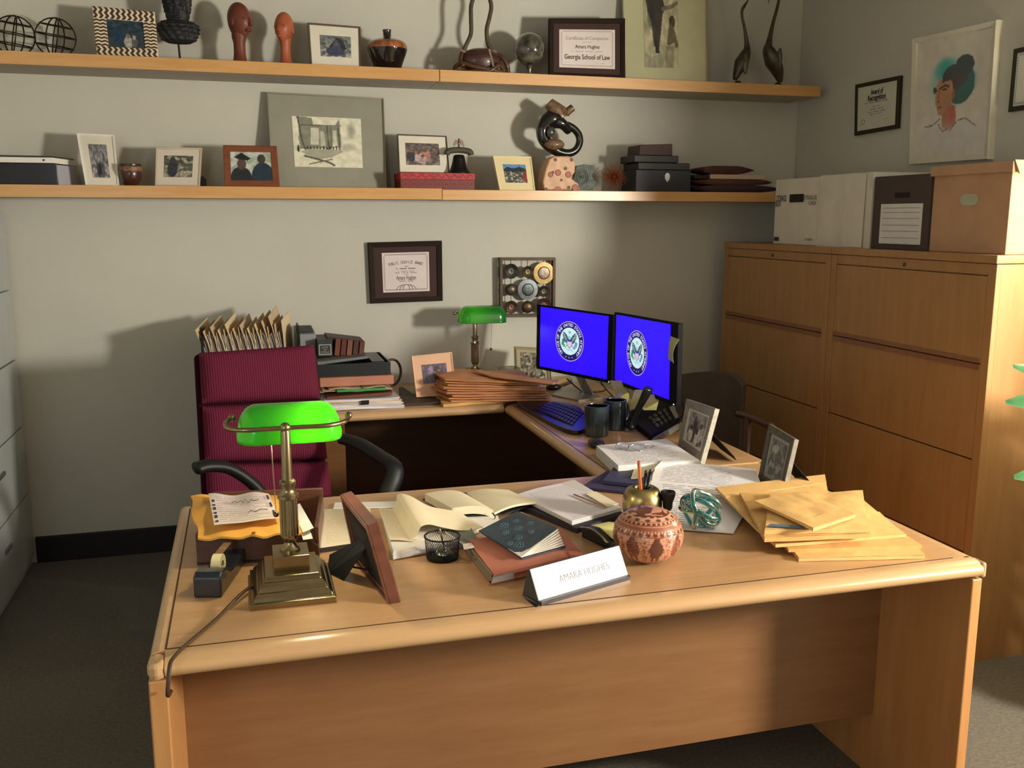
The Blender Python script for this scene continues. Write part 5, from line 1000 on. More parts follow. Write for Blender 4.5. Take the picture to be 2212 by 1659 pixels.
pitch = (fs1.x-fs0.x-.075)/(NF-1)
for i in range(NF):
    x0 = fs0.x+.004+pitch*i; hh = [.004, -.004, .014, .0, .024, .004, .018, .004, .020, .032, .052][i]
    t = thing('file_folder', FL[i], 'folder', (x0, 4.2, ZT+.014), group='folders in the black sorter')
    def fold(dx, w_, up, dy=0, near=.022, bend=.030):
        m = M(); z0_, z1_ = ZT+.014, zf+up; vs = []
        for k in range(7):
            f = k/6; zz_ = z0_+(z1_-z0_)*f; x = x0+dx-bend*f*f*f; zn = zz_-(near*f*f)
            vs += [V((x, 4.085+dy, zn)), V((x+w_, 4.085+dy, zn)), V((x+w_+.042, 4.285, zz_)), V((x+.042, 4.285, zz_))]
        m.add(vs, [(4*k+a, 4*k+(a+1) % 4, 4*k+4+(a+1) % 4, 4*k+4+a) for k in range(6) for a in range(4)] + [(3, 2, 1, 0), (24, 25, 26, 27)]); return m
    part('folder_cover', fold(0, .0022, .034+hh, 0, .030, .040), mt(fcs[i % 4], .8, var=.1), t, smooth=40)
    part('folder_cover', fold(pitch-.0045, .0018, .016+hh*.8, .004, .020, .012), mt(fcs[(i+1) % 4], .8, var=.1), t, smooth=40)
    for k in range(5): part('loose_sheets', fold(.0035+k*(pitch-.009)/5, .0013, .012+.004*((k*7+i) % 3), .004+.002*k, .034, .034-.004*k), mt((222, 216, 212) if k % 2 else (200, 192, 186), .85, var=.08), t, smooth=40)
# grey magazine file and black document boxes
gy = 4.16; a, b = YX(643, gy, .95), YX(684, gy, .95)
t = thing('magazine_file', 'grey magazine file standing right of the folder sorter', 'file holder', ((a.x+b.x)/2, 4.25, ZT)); GR = mt((140, 146, 148), .6)
zt_ = zat(660, 722, gy); m = M(); m.hexa([(a.x, gy, ZT+.001), (b.x, gy, ZT+.001), (b.x, 4.42, ZT+.001), (a.x, 4.42, ZT+.001)], [(a.x, gy, zt_), (b.x, gy, zt_), (b.x, 4.42, zt_+.012), (a.x, 4.42, zt_+.012)]); part('case', m, GR, t, bevel=.003)
m = M(); m.box(((a.x+b.x)/2, 4.3, zt_+.009), (b.x-a.x-.01, .2, .004)); part('top_opening', m, mt((60, 64, 66), .7), t)
zt2 = zat(700, 734, 4.1); zb2 = zat(700, 770, 4.1)
t = thing('card_box', 'dark green box with white bordered label on the document pile', 'box', (YX(700, 4.1, 1.).x, 4.2, zb2)); a, b = YX(686, 4.1, 1.), YX(718, 4.1, 1.)
part('box_body', M().box(((a.x+b.x)/2, 4.2, (zb2+zt2)/2), (b.x-a.x, .2, zt2-zb2)), mt((46, 54, 52), .5), t, bevel=.002)
q = Q((a.x, 4.099, zb2), (b.x, 4.099, zb2), (b.x, 4.099, zt2), (a.x, 4.099, zt2)); m = M(); s = q.sub(.1, .1, .92, .72, .001); s.ring(m, .003, .001); part('label_border', m, mt((180, 184, 180), .7), t)
m = M(); s.text(m, 'LAW', .5, .72, .010); s.text(m, 'OF', .5, .48, .009); s.text(m, 'EVIDENCE', .5, .24, .010, maxw=.7); part('printing', m, mt((150, 154, 150), .7), t)
zb3 = zb2; cols = [(112, 58, 46), (92, 44, 36), (120, 78, 56), (70, 42, 34), (100, 52, 40)]
for i in range(5):
    x = YX(722+i*13, 4.14, 1.).x; h = .075-.004*i
    m = M(); m.box((x+.012, 4.2, zb3+h/2), (.022, .19, h), ry=.12); solo('small_book', m, mt(cols[i], .6, var=.2), ['leftmost leaning brown book on the document pile, beside the labelled box','second leaning brown book from the left on the document pile','middle one of the five leaning brown books','fourth leaning brown book, darkest of the row','rightmost leaning brown book on the document pile'][i], 'book', bevel=.0015, group='leaning brown books on the document pile')
m = M(); a, b = YX(708, 4.12, 1.), YX(782, 4.12, 1.); z_ = zat(720, 733, 4.12); m.hexa([a*1+V((0, 0, -a.z+z_)), b*1+V((0, 0, -b.z+z_-.02)), b+V((0, .16, -b.z+z_-.02)), a+V((0, .16, -a.z+z_))], [a+V((0, 0, -a.z+z_+.012)), b+V((0, 0, -b.z+z_-.010)), b+V((0, .16, -b.z+z_-.010)), a+V((0, .16, -a.z+z_+.012))]); solo('dark_binder', m, mt((52, 34, 26), .5), 'dark brown binder lying across the row of leaning brown books', 'binder')
z0, z1 = zat(760, 790, 4.02), zat(760, 766, 4.05)
m = M(); a, b = YX(686, 4.02, z0), YX(796, 4.02, z0); m.prism([(a.x, 4.02, z0+.008), (b.x, 4.02, z0+.028), (b.x, 4.02, z0+.040), (a.x, 4.02, z0+.022)], (0, .22, 0)); solo('letter_tray', m, mt((112, 116, 116), .5), 'grey metal letter tray tilted on top of the black tray', 'tray', bevel=.002)
z0 = zat(760, 812, 3.99); z1 = zat(760, 786, 3.99); a, b = YX(686, 3.99, z0), YX(845, 3.99, z0)
t = thing('paper_tray', 'black desk tray on the salmon coloured box in the document pile', 'tray', ((a.x+b.x)/2, 4.15, z0)); TB = mt((34, 40, 44), .4, coat=.2)
part('tray_bottom', M().box(((a.x+b.x)/2, 4.16, z0+.004), (b.x-a.x, .32, .006)), TB, t)
for c_, d_ in ((((a.x+b.x)/2, 4.0, (z0+z1)/2), (b.x-a.x, .006, z1-z0)), (((a.x+b.x)/2, 4.32, (z0+z1)/2), (b.x-a.x, .006, z1-z0)), ((b.x-.003, 4.16, (z0+z1)/2), (.006, .32, z1-z0)), ((a.x+.003, 4.16, (z0+z1)/2), (.006, .32, z1-z0))): part('tray_wall', M().box(c_, d_), TB, t, bevel=.001)
part('tray_rim', M().box((b.x-.05, 4.16, z1), (.055, .28, .006)), TB, t)
z2 = zat(760, 834, 3.97); cbox('accordion_file', 'salmon pink file box beneath the black tray', 'file box', 692, 851, 3.975, 4.28, z2, z0-.002, mt((184, 126, 104), .7, var=.08))
z3 = zat(740, 846, 3.95)
t = thing('loose_papers', 'crumpled cream papers squeezed beneath the salmon file box', 'paper', (YX(760, 3.97, z3).x, 4.1, z3)); a, b = YX(692, 3.96, z3), YX(848, 3.96, z3)
for i in range(4): part('sheet', M().sheet([a+V((.012*i, -.004*i, .004*i)), b+V((-.01*i, .0, .004*i)), b+V((-.01*i, .3, .004*i)), a+V((.012*i, .3, .004*i))], 10, 4, .0025, lambda u, v, i=i: .0035*sin(u*9+i*2), (0, 0, 1)), mt((206, 180, 148), .8, var=.15), t, smooth=60)
z4 = zat(780, 846, 3.94); cbox('green_folder', 'bright green folder beneath the cream papers', 'folder', 728, 834, 3.945, 4.2, z4, z4+.011, mt((64, 148, 72), .6))
z5 = zat(760, 862, 3.93); m = M(); a, b = YX(706, 3.94, z5), YX(850, 3.94, z5); m.hexa([a, b+V((-.01, 0, .006)), b+V((-.01, .26, .006)), a+V((0, .26, 0))], [a+V((0, 0, .012)), b+V((0, 0, .020)), b+V((0, .26, .020)), a+V((0, .26, .012))]); solo('brown_folder', m, mt((110, 66, 50), .6, var=.15), 'brown folder under the green one in the document pile', 'folder', bevel=.002)
z6 = ZT+.0015; a, b = YX(700, 3.925, z6), YX(874, 3.925, z6); hh = z5-z6-.002
t = thing('paper_pile', 'pile of white papers with black binder clip at the credenza edge', 'paper', ((a.x+b.x)/2, 4.05, z6)); n = 9
for i in range(n):
    o_ = .006*sin(i*2.4); zz_ = z6+hh*i/n; part('paper_layer', M().sheet([(a.x+o_, 3.93+o_*.5, zz_+hh/n), (b.x-.004*i*.6+o_, 3.93+abs(o_)*.6, zz_+hh/n), (b.x+o_-.03, 4.2, zz_+hh/n), (a.x+o_, 4.2, zz_+hh/n)], 8, 2, hh/n*.82, lambda u, v, i=i: .0016*sin(u*5+i), (0, 0, 1)), mt([(222, 218, 220), (232, 228, 226), (226, 190, 130), (214, 212, 216)][(i*3 % 4) if i > 2 else (i % 2)], .8, var=.05), t, smooth=60)
m = M(); cx_ = YX(790, 3.92, z6).x; m.prism([(cx_-.018, 3.918, z5-.026), (cx_+.014, 3.918, z5-.026), (cx_+.016, 3.918, z5-.008), (cx_-.016, 3.918, z5-.008)], (0, .03, 0)); solo('binder_clip', m, BLACK, 'black binder clip holding the white paper pile', 'clip')
c = Y(848, 806, 4.20); m = M(); m.tube([V((c.x+.008*cos(k*pi/14)+.045*cos(k*pi/14)*.85, 4.22+.03*cos(k*pi/14), c.z+.060*sin(k*pi/14))) for k in range(28)], .006, 8, True); solo('wooden_ring', m, mt((82, 62, 44), .4, coat=.3), 'dark brown ring standing behind the document pile', 'ring', smooth=True)
pc = [Z(865, 872, ZT+.012), Z(962, 868, ZT+.012), Z(930, 838, ZT+.012), Z(862, 836, ZT+.012)]
m = M(); m.sheet(pc, 1, 1, .011, None, (0, 0, 1)); solo('desk_pad', m, mt((62, 50, 44), .6), 'dark flat pad between the document pile and brown envelopes', 'desk pad', bevel=.002)
m = M(); m.sheet([Z(892, 851, ZT+.0135), Z(932, 849, ZT+.0135), Z(925, 832, ZT+.0135), Z(868, 834, ZT+.0135)], 1, 1, .001, None, (0, 0, 1)); solo('greeting_card', m, mt((170, 164, 132), .7, var=.3, vs=40), 'patterned card lying flat on the dark pad', 'card')
q = Q(Z(898, 842, ZT+.016), Z(990, 838, ZT+.004), Y(977, 760, 4.16), Y(890, 769, 4.17)); 
q = Q(YX(900, 4.07, ZT+.016), YX(986, 4.07, ZT+.016), Y(977, 760, 4.13), Y(889, 769, 4.13))
frame('framed_photo', 'pinkish cream frame with purple photo left of the rear lamp', q, .006, .014, mt((226, 184, 148), .6), mt((228, 184, 150), .7), [('g', (96, 84, 80), (60, 56, 110)), ('b', 6, .05, (70, 66, 120), 3., 1.), ('e', .62, .5, .2, .42, (62, 44, 58)), ('e', .35, .7, .1, .2, (150, 130, 170)), ('b', 10, .25, (120, 100, 90), 5., 1.), ('n', 9, .3)], pu=(.2, .30, .85, .78))
# brown envelopes pile
FLB = ['topmost brown envelope of the pile under the rear lamp, tilted', 'second brown envelope from the top beneath the rear lamp', 'third brown envelope from the top beneath the rear lamp', 'fourth brown envelope from the top beneath the rear lamp', 'fifth brown envelope of the rear pile, mid pile', 'sixth brown envelope of the rear pile, mid pile', 'fourth brown envelope from the bottom of the rear pile', 'third brown envelope from the bottom of the rear pile', 'second brown envelope from the bottom of the rear pile']
def env(name, lab, pts, z, th, mat, group=None, puff=.004, flapside=None, seed=0):
    c = [Z(a, b, z+th) for a, b in pts]; cen = sum(c, V())/4; t = thing(name, lab, 'envelope', (cen.x, cen.y, z), 0, group)
    rnd = random.Random(seed+len(lab)); p1, p2 = rnd.uniform(2, 5), rnd.uniform(0, 6)
    f = lambda u, v: puff*(1-(2*u-1)**4)*(1-(2*v-1)**4) + puff*.35*sin(u*p1*2+p2)*sin(v*5) + puff*.9*noise.noise(V((u*5+p2, v*4, p1)))*(.3+.7*(1-(2*u-1)**6)*(1-(2*v-1)**6))
    part('envelope_body', M().sheet(c, 14, 10, th, f, (0, 0, 1)), mat, t, smooth=50)
    if flapside is not None:
        k = [(0, 1, 2, 3), (1, 2, 3, 0), (2, 3, 0, 1), (3, 0, 1, 2)][flapside]; a, b, c2, d = [c[i] for i in k]; e = .22
        part('flap', M().sheet([a, b, b+(c2-b)*e, a+(d-a)*e], 10, 3, .0012, lambda u, v: .0022+puff*.4*(1-(2*u-1)**4)*v*.6, (0, 0, 1)), mat, t, smooth=50)
    return t
env('envelope', 'wide tan envelope at the bottom of the rear envelope pile', [(958, 874), (1146, 858), (1120, 838), (930, 846)], ZT+.001, .012, MANILA2, 'brown envelopes under the rear lamp', flapside=0)
for i in range(9):
    k = 8-i; z_ = ZT+.016+.0112*k; rn = random.Random(40+i); a_, b_, c_, d_ = [rn.uniform(-9, 9) for _ in range(4)]; sk = rn.uniform(-5, 5)
    env('envelope', FLB[i], [(974+a_-k*1.5, 866-k*5.9), (1192+b_-k*3.2, 861-k*4.4+sk*.3), (1136+c_-k*1.5, 838-k*4.8), (926+d_*1.4-(14 if i in (5, 6) else 0), 843-k*5.5-sk*.5)], z_, .0055+.002*(i % 3 == 0), SALMON if i % 3 else mt((202, 138, 92), .65, var=.16, vs=9, bump=.6, bs=30), 'brown envelopes under the rear lamp', .0075, 1 if i % 2 else None, i)
env('envelope', 'long brown envelope sticking out right toward the left monitor', [(1060, 812), (1196, 828), (1206, 822), (1018, 797)], ZT+.125, .006, SALMON, None, .003)
m = M(); gw = V((1.20, 4.27, ZT)); prof = [(.022, .0), (.03, .004), (.018, .016), (.03, .03), (.052, .05), (.058, .075), (.05, .1), (.048, .098), (.054, .073), (.028, .034), (0, .03)]
solo('glass_bowl', M().lathe(prof, 24, gw, 1, 1, lambda a, r, z: r*(1+.06*sin(a*8+z*60))), mt((196, 206, 186), .08, trans=.75, coat=1.), 'cut glass bowl behind the envelopes, under the lamp chain', 'bowl', smooth=40)
q = Q(YX(1112, 4.28, ZT+.02), YX(1190, 4.18, ZT+.02), Y(1186, 752, 4.24), Y(1110, 748, 4.34))
frame('framed_photo', 'shiny gold and silver photo frame half hidden by left monitor', q, .012, .016, mt((196, 178, 150), .2, 1.), mt((190, 184, 160), .6), [('g', (120, 112, 96), (150, 146, 128)), ('b', 5, .0, (92, 84, 70), 2., 1.), ('b', 8, .2, (196, 190, 170), 6., 1.), ('n', 8, .3)], pu=(.14, .1, .9, .9))
# ---------------- things on the front desk ----------------
# wooden letter box with envelope
bl, br = Z(426, 1222), Z(690, 1208); bt = .078; e = (br-bl).normalized(); nrm = V((-e.y, e.x, 0)); dp = .27; W1 = wood((92, 54, 34), (64, 36, 22), (2, 9, 9), .4)
t = thing('wooden_tray', 'dark brown wooden letter tray at the left of the front desk', 'tray', (bl+br)/2+nrm*dp/2); up = V((0, 0, bt))
m = M(); m.prism([bl, br, br+up*.42, bl.lerp(br, .80)+up, bl+up], nrm*.01); part('tray_front', m, W1, t, bevel=.002)
a, b = bl+nrm*dp, br+nrm*dp; part('tray_side', M().hexa([a, b, b+nrm*.01, a+nrm*.01], [a+up*1.25, b+up*1.25, b+nrm*.01+up*1.25, a+nrm*.01+up*1.25]), W1, t, bevel=.002)
for a in (bl, br-e*.01): part('tray_side', M().hexa([a+nrm*.01, a+e*.01+nrm*.01, a+e*.01+nrm*dp, a+nrm*dp], [a+nrm*.01+up, a+e*.01+nrm*.01+up, a+e*.01+nrm*dp+up, a+nrm*dp+up]), W1, t, bevel=.002)
part('tray_floor', M().hexa([bl, br, br+nrm*dp, bl+nrm*dp], [bl+up*.1, br+up*.1, br+nrm*dp+up*.1, bl+nrm*dp+up*.1]), W1, t)
zt_ = ZT+bt+.002; YM = mt((236, 176, 84), .6, var=.1, vs=8, bump=.4, bs=40)
t = thing('padded_envelope', 'crumpled yellow envelope with a form on it, lying on the wooden tray', 'envelope', Z(540, 1110, zt_))
c = [Z(427, 1156, zt_+.004), Z(654, 1143, zt_+.004), Z(612, 1064, zt_+.006), Z(411, 1071, zt_+.010)]
part('envelope_body', M().sheet(c, 26, 20, .005, lambda u, v: V((.004*sin(v*9), -.010*noise.noise(V((u*2.6, 1, 2)))*(1-v)**2-.012*(1-v)**3*sin(u*3.1), .009*sin(u*3.1)*sin(v*3.1)+.010*noise.noise(V((u*5, v*4, 7)))-.010*(1-v)**6*(.6+.6*noise.noise(V((u*6, 3, 1)))))), (0, 0, 1)), YM, t, smooth=60)
c = [Z(463, 1138, zt_+.020), Z(604, 1122, zt_+.020), Z(581, 1068, zt_+.018), Z(451, 1072, zt_+.018)]
FM = printed((222, 208, 206), (110, 102, 112), 16, 12, seed=11., thick=.16, mx0=.1, mx1=.92, dens=.36)
fsh = part('shipping_form', M().sheet(c, 22, 14, .0006, lambda u, v: .003*sin(u*9+1)*(.3+v)+.004, (0, 0, 1)), FM, t, smooth=60)
fq = Q(*c); fq.n = V((0, 0, 1)); m = M()
for k in range(7): m.join(fq.sub(.03, .05+k*.13, .075, .05+k*.13+(.08 if k % 2 else .05), .0072).plate(M(), .0003))
for k in range(3): m.join(fq.sub(.93, .1+k*.3, .965, .1+k*.3+.16, .0072).plate(M(), .0003))
part('marking', m, mt((60, 58, 66), .8), fsh)
m = M(); m.tube([fq.P(a, b, .0095) for a, b in ((.34, .60), (.42, .66), (.40, .58), (.5, .66), (.52, .56), (.56, .72), (.60, .56), (.66, .68), (.70, .62), (.78, .68))], .0008, 4); m.tube([fq.P(a, b, .0095) for a, b in ((.55, .22), (.6, .28), (.66, .22), (.75, .3), (.86, .27))], .0008, 4); part('signature', m, mt((50, 48, 54), .8), fsh)
part('button_tie', M().lathe([(0, .0), (.005, 0), (.004, .003), (0, .003)], 12, Z(548, 1152, zt_+.006)), mt((150, 80, 40), .5), t)
c = [Z(655, 1150, zt_+.001), Z(678, 1140, zt_+.001), Z(648, 1092, zt_+.003), Z(628, 1096, zt_+.003)]; part('loose_slip', M().sheet(c, 4, 6, .0008, lambda u, v: .006*u*v, (0, 0, 1)), WHITEP, t, smooth=60)
c = [Z(655, 1166, zt_-.012), Z(676, 1163, zt_-.014), Z(664, 1128, zt_-.001), Z(645, 1130, zt_-.001)]; part('loose_slip', M().sheet(c, 4, 6, .0008, None, (0, 0, 1)), WHITEP, t)
# tape dispenser
p0, p1 = Z(452, 1288), Z(505, 1215); ax = (p1-p0).normalized(); sd = V((ax.y, -ax.x, 0)); t = thing('tape_dispenser', 'dark blue tape dispenser with roll beside the wooden tray', 'tape dispenser', (p0+p1)/2); w_ = .030
TD = mt((26, 34, 44), .3, coat=.5); l_ = (p1-p0).length
o = p0-ax*.01
prof = [(0, 0), (l_+.03, 0), (l_+.05, .012), (l_+.046, .058), (l_+.03, .062), (l_+.005, .036), (.10, .030), (.075, .034), (.045, .052), (.015, .054), (.0, .046)]
m = M(); m.prism([o-sd*w_+ax*a+V((0, 0, b)) for a, b in prof], sd*2*w_); part('dispenser_body', m, TD, t, bevel=.004)
rc = o+ax*.088+V((0, 0, .040)); mm = Matrix.Translation(rc) @ Matrix.Rotation(math.atan2(sd.y, sd.x), 4, 'Z') @ Matrix.Rotation(pi/2, 4, 'Y')
part('tape_roll', M().lathe([(.012, -.010), (.026, -.010), (.026, .010), (.012, .010), (.012, -.010)], 28).tf(mm), mt((236, 224, 180), .5, coat=.3), t, smooth=40)
part('tape_strip', M().sheet([rc+V((0, 0, .025))-sd*.009, rc+V((0, 0, .025))+sd*.009, o+ax*(l_+.035)+V((0, 0, .064))+sd*.009, o+ax*(l_+.035)+V((0, 0, .064))-sd*.009], 1, 1, .0005), mt((200, 160, 130), .15, trans=.6), t)
part('cutter', M().box(o+ax*(l_+.040)+V((0, 0, .063)), (.024, .006, .004), rz=math.atan2(sd.y, sd.x)), SILVER, t)
# brown wooden photo frame seen from behind
C_, Dd = Z(868, 1301), Z(792, 1213, ZT); B_ = Y(818, 1126, C_.y+.01); A_ = Y(760, 1060, Dd.y+.01)
q = Q(C_, Dd, A_, B_); 
if q.n.x < 0: q.n = -q.n
t = thing('framed_photo', 'dark wooden photo frame seen from behind, propped by the front lamp', 'picture frame', (C_+Dd)/2, math.atan2(q.n.x, -q.n.y)); RW = wood((110, 66, 50), (80, 44, 34), (3, 3, 9), .3)
m = M(); q.ring(m, .022, .024, .5); part('frame', m, RW, t)
m = M(); q.sub(.07, .07, .93, .93, -.014).plate(m, .008); part('backing', m, BLACKM, t)
m = M(); q.sub(.09, .09, .91, .91, -.011).picture(m, [('g', (90, 90, 86), (150, 156, 160)), ('n', 5, .4)] + fig(.5, .4, 1.2, (60, 66, 90)), 20, 20); part('picture', m, colmat(), t)
m = M(); q.sub(.0, .0, 1, 1, -.0245).ring(m, .012, .004, .5); part('back_rim', m, RW, t)
hz = q.P(.5, .55, -.025); ft0, ft1 = Z(742, 1254, ZT+.001), Z(706, 1236, ZT+.001); ft2 = Z(712, 1198, ZT+.03); sd_ = (q.P(.7, .55)-q.P(.3, .55)).normalized()
m = M(); a_, b_ = hz-sd_*.028, hz+sd_*.028
m.add([a_, b_, ft2, ft1, ft0] + [p+V((-.0, 0, -.003)) for p in (a_, b_, ft2, ft1, ft0)], [(0, 1, 2, 3, 4), (9, 8, 7, 6, 5)] + [(i, 5+i, 5+(i+1) % 5, (i+1) % 5) for i in range(5)]); part('easel', m, BLACKM, t)
m = M(); m.tube([hz.lerp(ft0, .62), q.P(.45, .22, -.025)], .0022, 6); part('ribbon', m, BLACKM, t)
# yellowish printed pages and rolled page
PG1 = printed((234, 222, 194), (212, 198, 166), 24, 30, seed=5., thick=.3, mx0=.1)
slab('notepad', 'cream printed page on dark pad behind the wooden frame', 'paper', [(692, 1184), (815, 1166), (800, 1098), (694, 1100)], ZT+.001, ZT+.013, PG1, mt((40, 36, 40), .7))
slab('paper_stack', 'stack of white papers beneath the rolled cream page', 'paper', [(850, 1192), (1030, 1160), (985, 1112), (830, 1122)], ZT+.002, ZT+.022, WHITEP, layers=5, bump=lambda u, v: .002*sin(u*6))
slab('folder', 'pale sheets near the back edge behind the wooden frame', 'paper', [(720, 1098), (905, 1094), (900, 1082), (724, 1086)], ZT+.001, ZT+.004, WHITEP)
t = thing('curled_page', 'cream page with one side rolled up over the paper stack', 'paper', Z(900, 1140, .78))
ca, cb = Z(842, 1166, ZT+.028), Z(818, 1098, ZT+.028); da = Z(888, 1170, ZT+.026)-ca; L_ = .27; R_ = .026
part('page', M().sheet([ca, ca+da.normalized()*.06, cb+da.normalized()*.065, cb], 8, 8, .001, lambda u, v: V((0, 0, .002*sin(u*3))), (0, 0, 1)), PG1, t, smooth=60)
wv = [Z(886, 1166, .778), Z(899, 1158, .785), Z(905, 1146, .80), Z(912, 1136, .806), Z(930, 1133, .804), Z(960, 1140, .792), Z(1000, 1146, .782), Z(1045, 1140, .776)]
wb_ = [Z(846, 1102, .775), Z(856, 1084, .80), Z(858, 1070, .818), Z(868, 1066, .824), Z(890, 1073, .82), Z(925, 1092, .806), Z(960, 1100, .795), Z(990, 1104, .782)]
A1, B1 = bez(wv, 5), bez(wb_, 5); n = len(A1); m = M(); vs = []
for i in range(n):
    for j in range(7): vs.append(A1[i].lerp(B1[i], j/6))
N_ = len(vs); m.add(vs + [v+V((0, .0006, -.0008)) for v in vs], [(i*7+j, (i+1)*7+j, (i+1)*7+j+1, i*7+j+1) for i in range(n-1) for j in range(6)] + [(N_+i*7+j, N_+i*7+j+1, N_+(i+1)*7+j+1, N_+(i+1)*7+j) for i in range(n-1) for j in range(6)] + [(i*7, N_+i*7, N_+(i+1)*7, (i+1)*7) for i in range(n-1)])
part('rolled_edge', m, mt((236, 224, 192), .75), t, smooth=60)
slab('folder', 'grey-green folder corner with white sheets right of the mesh cup', 'folder', [(1000, 1172), (1032, 1166), (1018, 1140), (960, 1146)], ZT+.024, ZT+.029, mt((120, 126, 116), .7))
slab('loose_sheets', 'white sheets under the open notebook', 'paper', [(1010, 1150), (1080, 1128), (1070, 1096), (985, 1110)], ZT+.002, ZT+.012, WHITEP)
# open notebook
t = thing('open_notebook', 'open cream notebook with dark cover and ribbon near the back edge', 'notebook', Z(1035, 1095, .79)); zc = ZT+.014
cv = [Z(975, 1118, zc), Z(1090, 1112, zc), Z(1160, 1088, zc), Z(1100, 1066, zc), Z(950, 1066, zc), Z(913, 1080, zc)]
part('cover', M().prism(cv, (0, 0, .003)), mt((34, 34, 38), .6), t)
z2 = ZT+.040; lb_ = [Z(977, 1098, z2), Z(1066, 1098, z2-.004), Z(1005, 1062, z2-.004), Z(918, 1066, z2)]
part('page_block', M().sheet(lb_, 12, 8, .022, lambda u, v: .007*sin(u*pi*.9)-.008*u**6, (0, 0, 1)), CREAM, t, smooth=60)
rb_ = [Z(1068, 1108, z2-.016), Z(1158, 1084, z2-.010), Z(1098, 1058, z2-.010), Z(1008, 1064, z2-.014)]
part('right_page', M().sheet(rb_, 12, 8, .006, lambda u, v: .010*sin(u*pi)*(1-u*.5), (0, 0, 1)), CREAM, t, smooth=60)
part('ribbon', M().tube(bez([Z(1064, 1108, z2-.014), Z(1070, 1116, ZT+.022), Z(1068, 1124, ZT+.006), Z(1076, 1128, ZT+.004)], 5), .0022, 6, flat=.5), mt((34, 34, 40), .6), t, smooth=True)
# mesh cup with paper clips
c = Z(956, 1205, ZT+.001); t = thing('mesh_cup', 'black wire mesh cup holding paper clips and a pen', 'cup', c); r0, r1, h = .038, .042, .055
MC = mt((20, 20, 20), .4, .5); m = M(); n = 44
for s in (1, -1):
    for i in range(n):
        a0_ = 2*pi*i/n; m.tube([c+V((cos(a0_+s*.7*k/5)*(r0+(r1-r0)*k/5), sin(a0_+s*.7*k/5)*(r0+(r1-r0)*k/5), .004+(h-.004)*k/5)) for k in range(6)], .00045, 3)
part('mesh_wall', m, MC, t, kind='stuff')
part('rim', M().tube([c+V((r1*cos(k*pi/18), r1*sin(k*pi/18), h)) for k in range(36)], .0022, 8, True), MC, t, smooth=True); part('cup_floor', M().lathe([(0, .0), (r0, 0), (r0+.001, .006), (r0-.002, .007), (0, .002)], 32, c), MC, t, smooth=50)
t2 = thing('paper_clips', 'silver paper clips heaped inside the mesh cup', 'paper clips', c+V((0, 0, .008))); m = M(); rnd = random.Random(3)
for i in range(34):
    a, rr_, zz_, th_, ti = rnd.uniform(0, 6.28), rnd.uniform(0, .022), rnd.uniform(.010, .020), rnd.uniform(0, 3.14), rnd.uniform(-.5, .5); cp_ = c+V((rr_*cos(a), rr_*sin(a), zz_)); d1 = V((cos(th_), sin(th_), ti)).normalized()*.011; d2 = V((-sin(th_), cos(th_), 0))*.003
    m.tube([cp_-d1-d2, cp_+d1-d2, cp_+d1*1.15, cp_+d1+d2, cp_-d1*.8+d2, cp_-d1*.95], .0006, 4)
part('clips', m, SILVER, t2, kind='stuff')
part_p = c+V((.006, .006, .02)); m = M(); m.tube([part_p, Z(950, 1143, .845)], .0022, 8); solo('metal_pick', m, SILVER, 'thin silver pen leaning in the mesh cup', 'pen', smooth=True)
# red-brown accordion folder with album on it
RF = mt((178, 112, 92), .65, var=.12, vs=10, bump=.3, bs=60); RF2 = mt((160, 92, 74), .65, var=.12)
t = thing('expanding_folder', 'red-brown expanding folder stuffed with papers beneath the blue album', 'folder', Z(1130, 1200)); z_ = ZT+.030
part('front_cover', M().sheet([Z(1068, 1242, z_), Z(1258, 1196, z_), Z(1210, 1140, z_), Z(1010, 1166, z_)], 10, 8, .003, lambda u, v: .004*sin(u*3.1)*sin(v*3.1), (0, 0, 1)), RF, t, smooth=60)
part('back_cover', M().sheet([Z(1056, 1262, ZT+.004), Z(1256, 1214, ZT+.004), Z(1216, 1150, ZT+.004), Z(1000, 1188, ZT+.004)], 1, 1, .003, None, (0, 0, 1)), mt((190, 130, 104), .7), t)
a, b = Z(1112, 1252, ZT+.004), Z(1258, 1216, ZT+.004); a2, b2 = Z(1112, 1236, z_), Z(1258, 1200, z_)
part('front_wall', M().sheet([a, b, b2, a2], 12, 4, .004, lambda u, v: .003*sin(v*9)), RF2, t, smooth=40)
part('side_wall', M().sheet([Z(1000, 1186, ZT+.004), Z(1058, 1260, ZT+.004), Z(1064, 1240, z_), Z(1006, 1168, z_)], 4, 4, .002, lambda u, v: .004*sin(v*9)), mt((120, 108, 84), .7), t, smooth=40)
for i in range(5): part('paper_sheet', M().sheet([Z(1062+i, 1258-i*3.5, ZT+.008+.004*i), Z(1116, 1246-i*3.2, ZT+.008+.004*i), Z(1100, 1190, ZT+.008+.004*i), Z(1040, 1200, ZT+.008+.004*i)], 1, 1, .0022, None, (0, 0, 1)), WHITEP, t)
part('tie_strip', M().sheet([Z(1232, 1204, z_+.002), Z(1256, 1198, z_+.002), Z(1252, 1186, z_+.004), Z(1228, 1191, z_+.004)], 2, 2, .006, None, (0, 0, 1)), RF2, t)
part('tab', M().sheet([Z(1002, 1186, ZT+.033), Z(1026, 1182, ZT+.033), Z(1018, 1172, ZT+.033), Z(1000, 1175, ZT+.033)], 1, 1, .001, None, (0, 0, 1)), mt((214, 200, 190), .8), t)
t = thing('photo_album', 'dark blue flower-patterned album with fanned pages on the red folder', 'book', Z(1130, 1170, z_)); AB = mt((46, 66, 80), .45, var=.3, vs=60, coat=.2); zb = z_+.007
part('back_cover', M().sheet([Z(1128, 1206, zb), Z(1222, 1180, zb), Z(1196, 1140, zb), Z(1040, 1150, zb)], 2, 2, .003, None, (0, 0, 1)), AB, t)
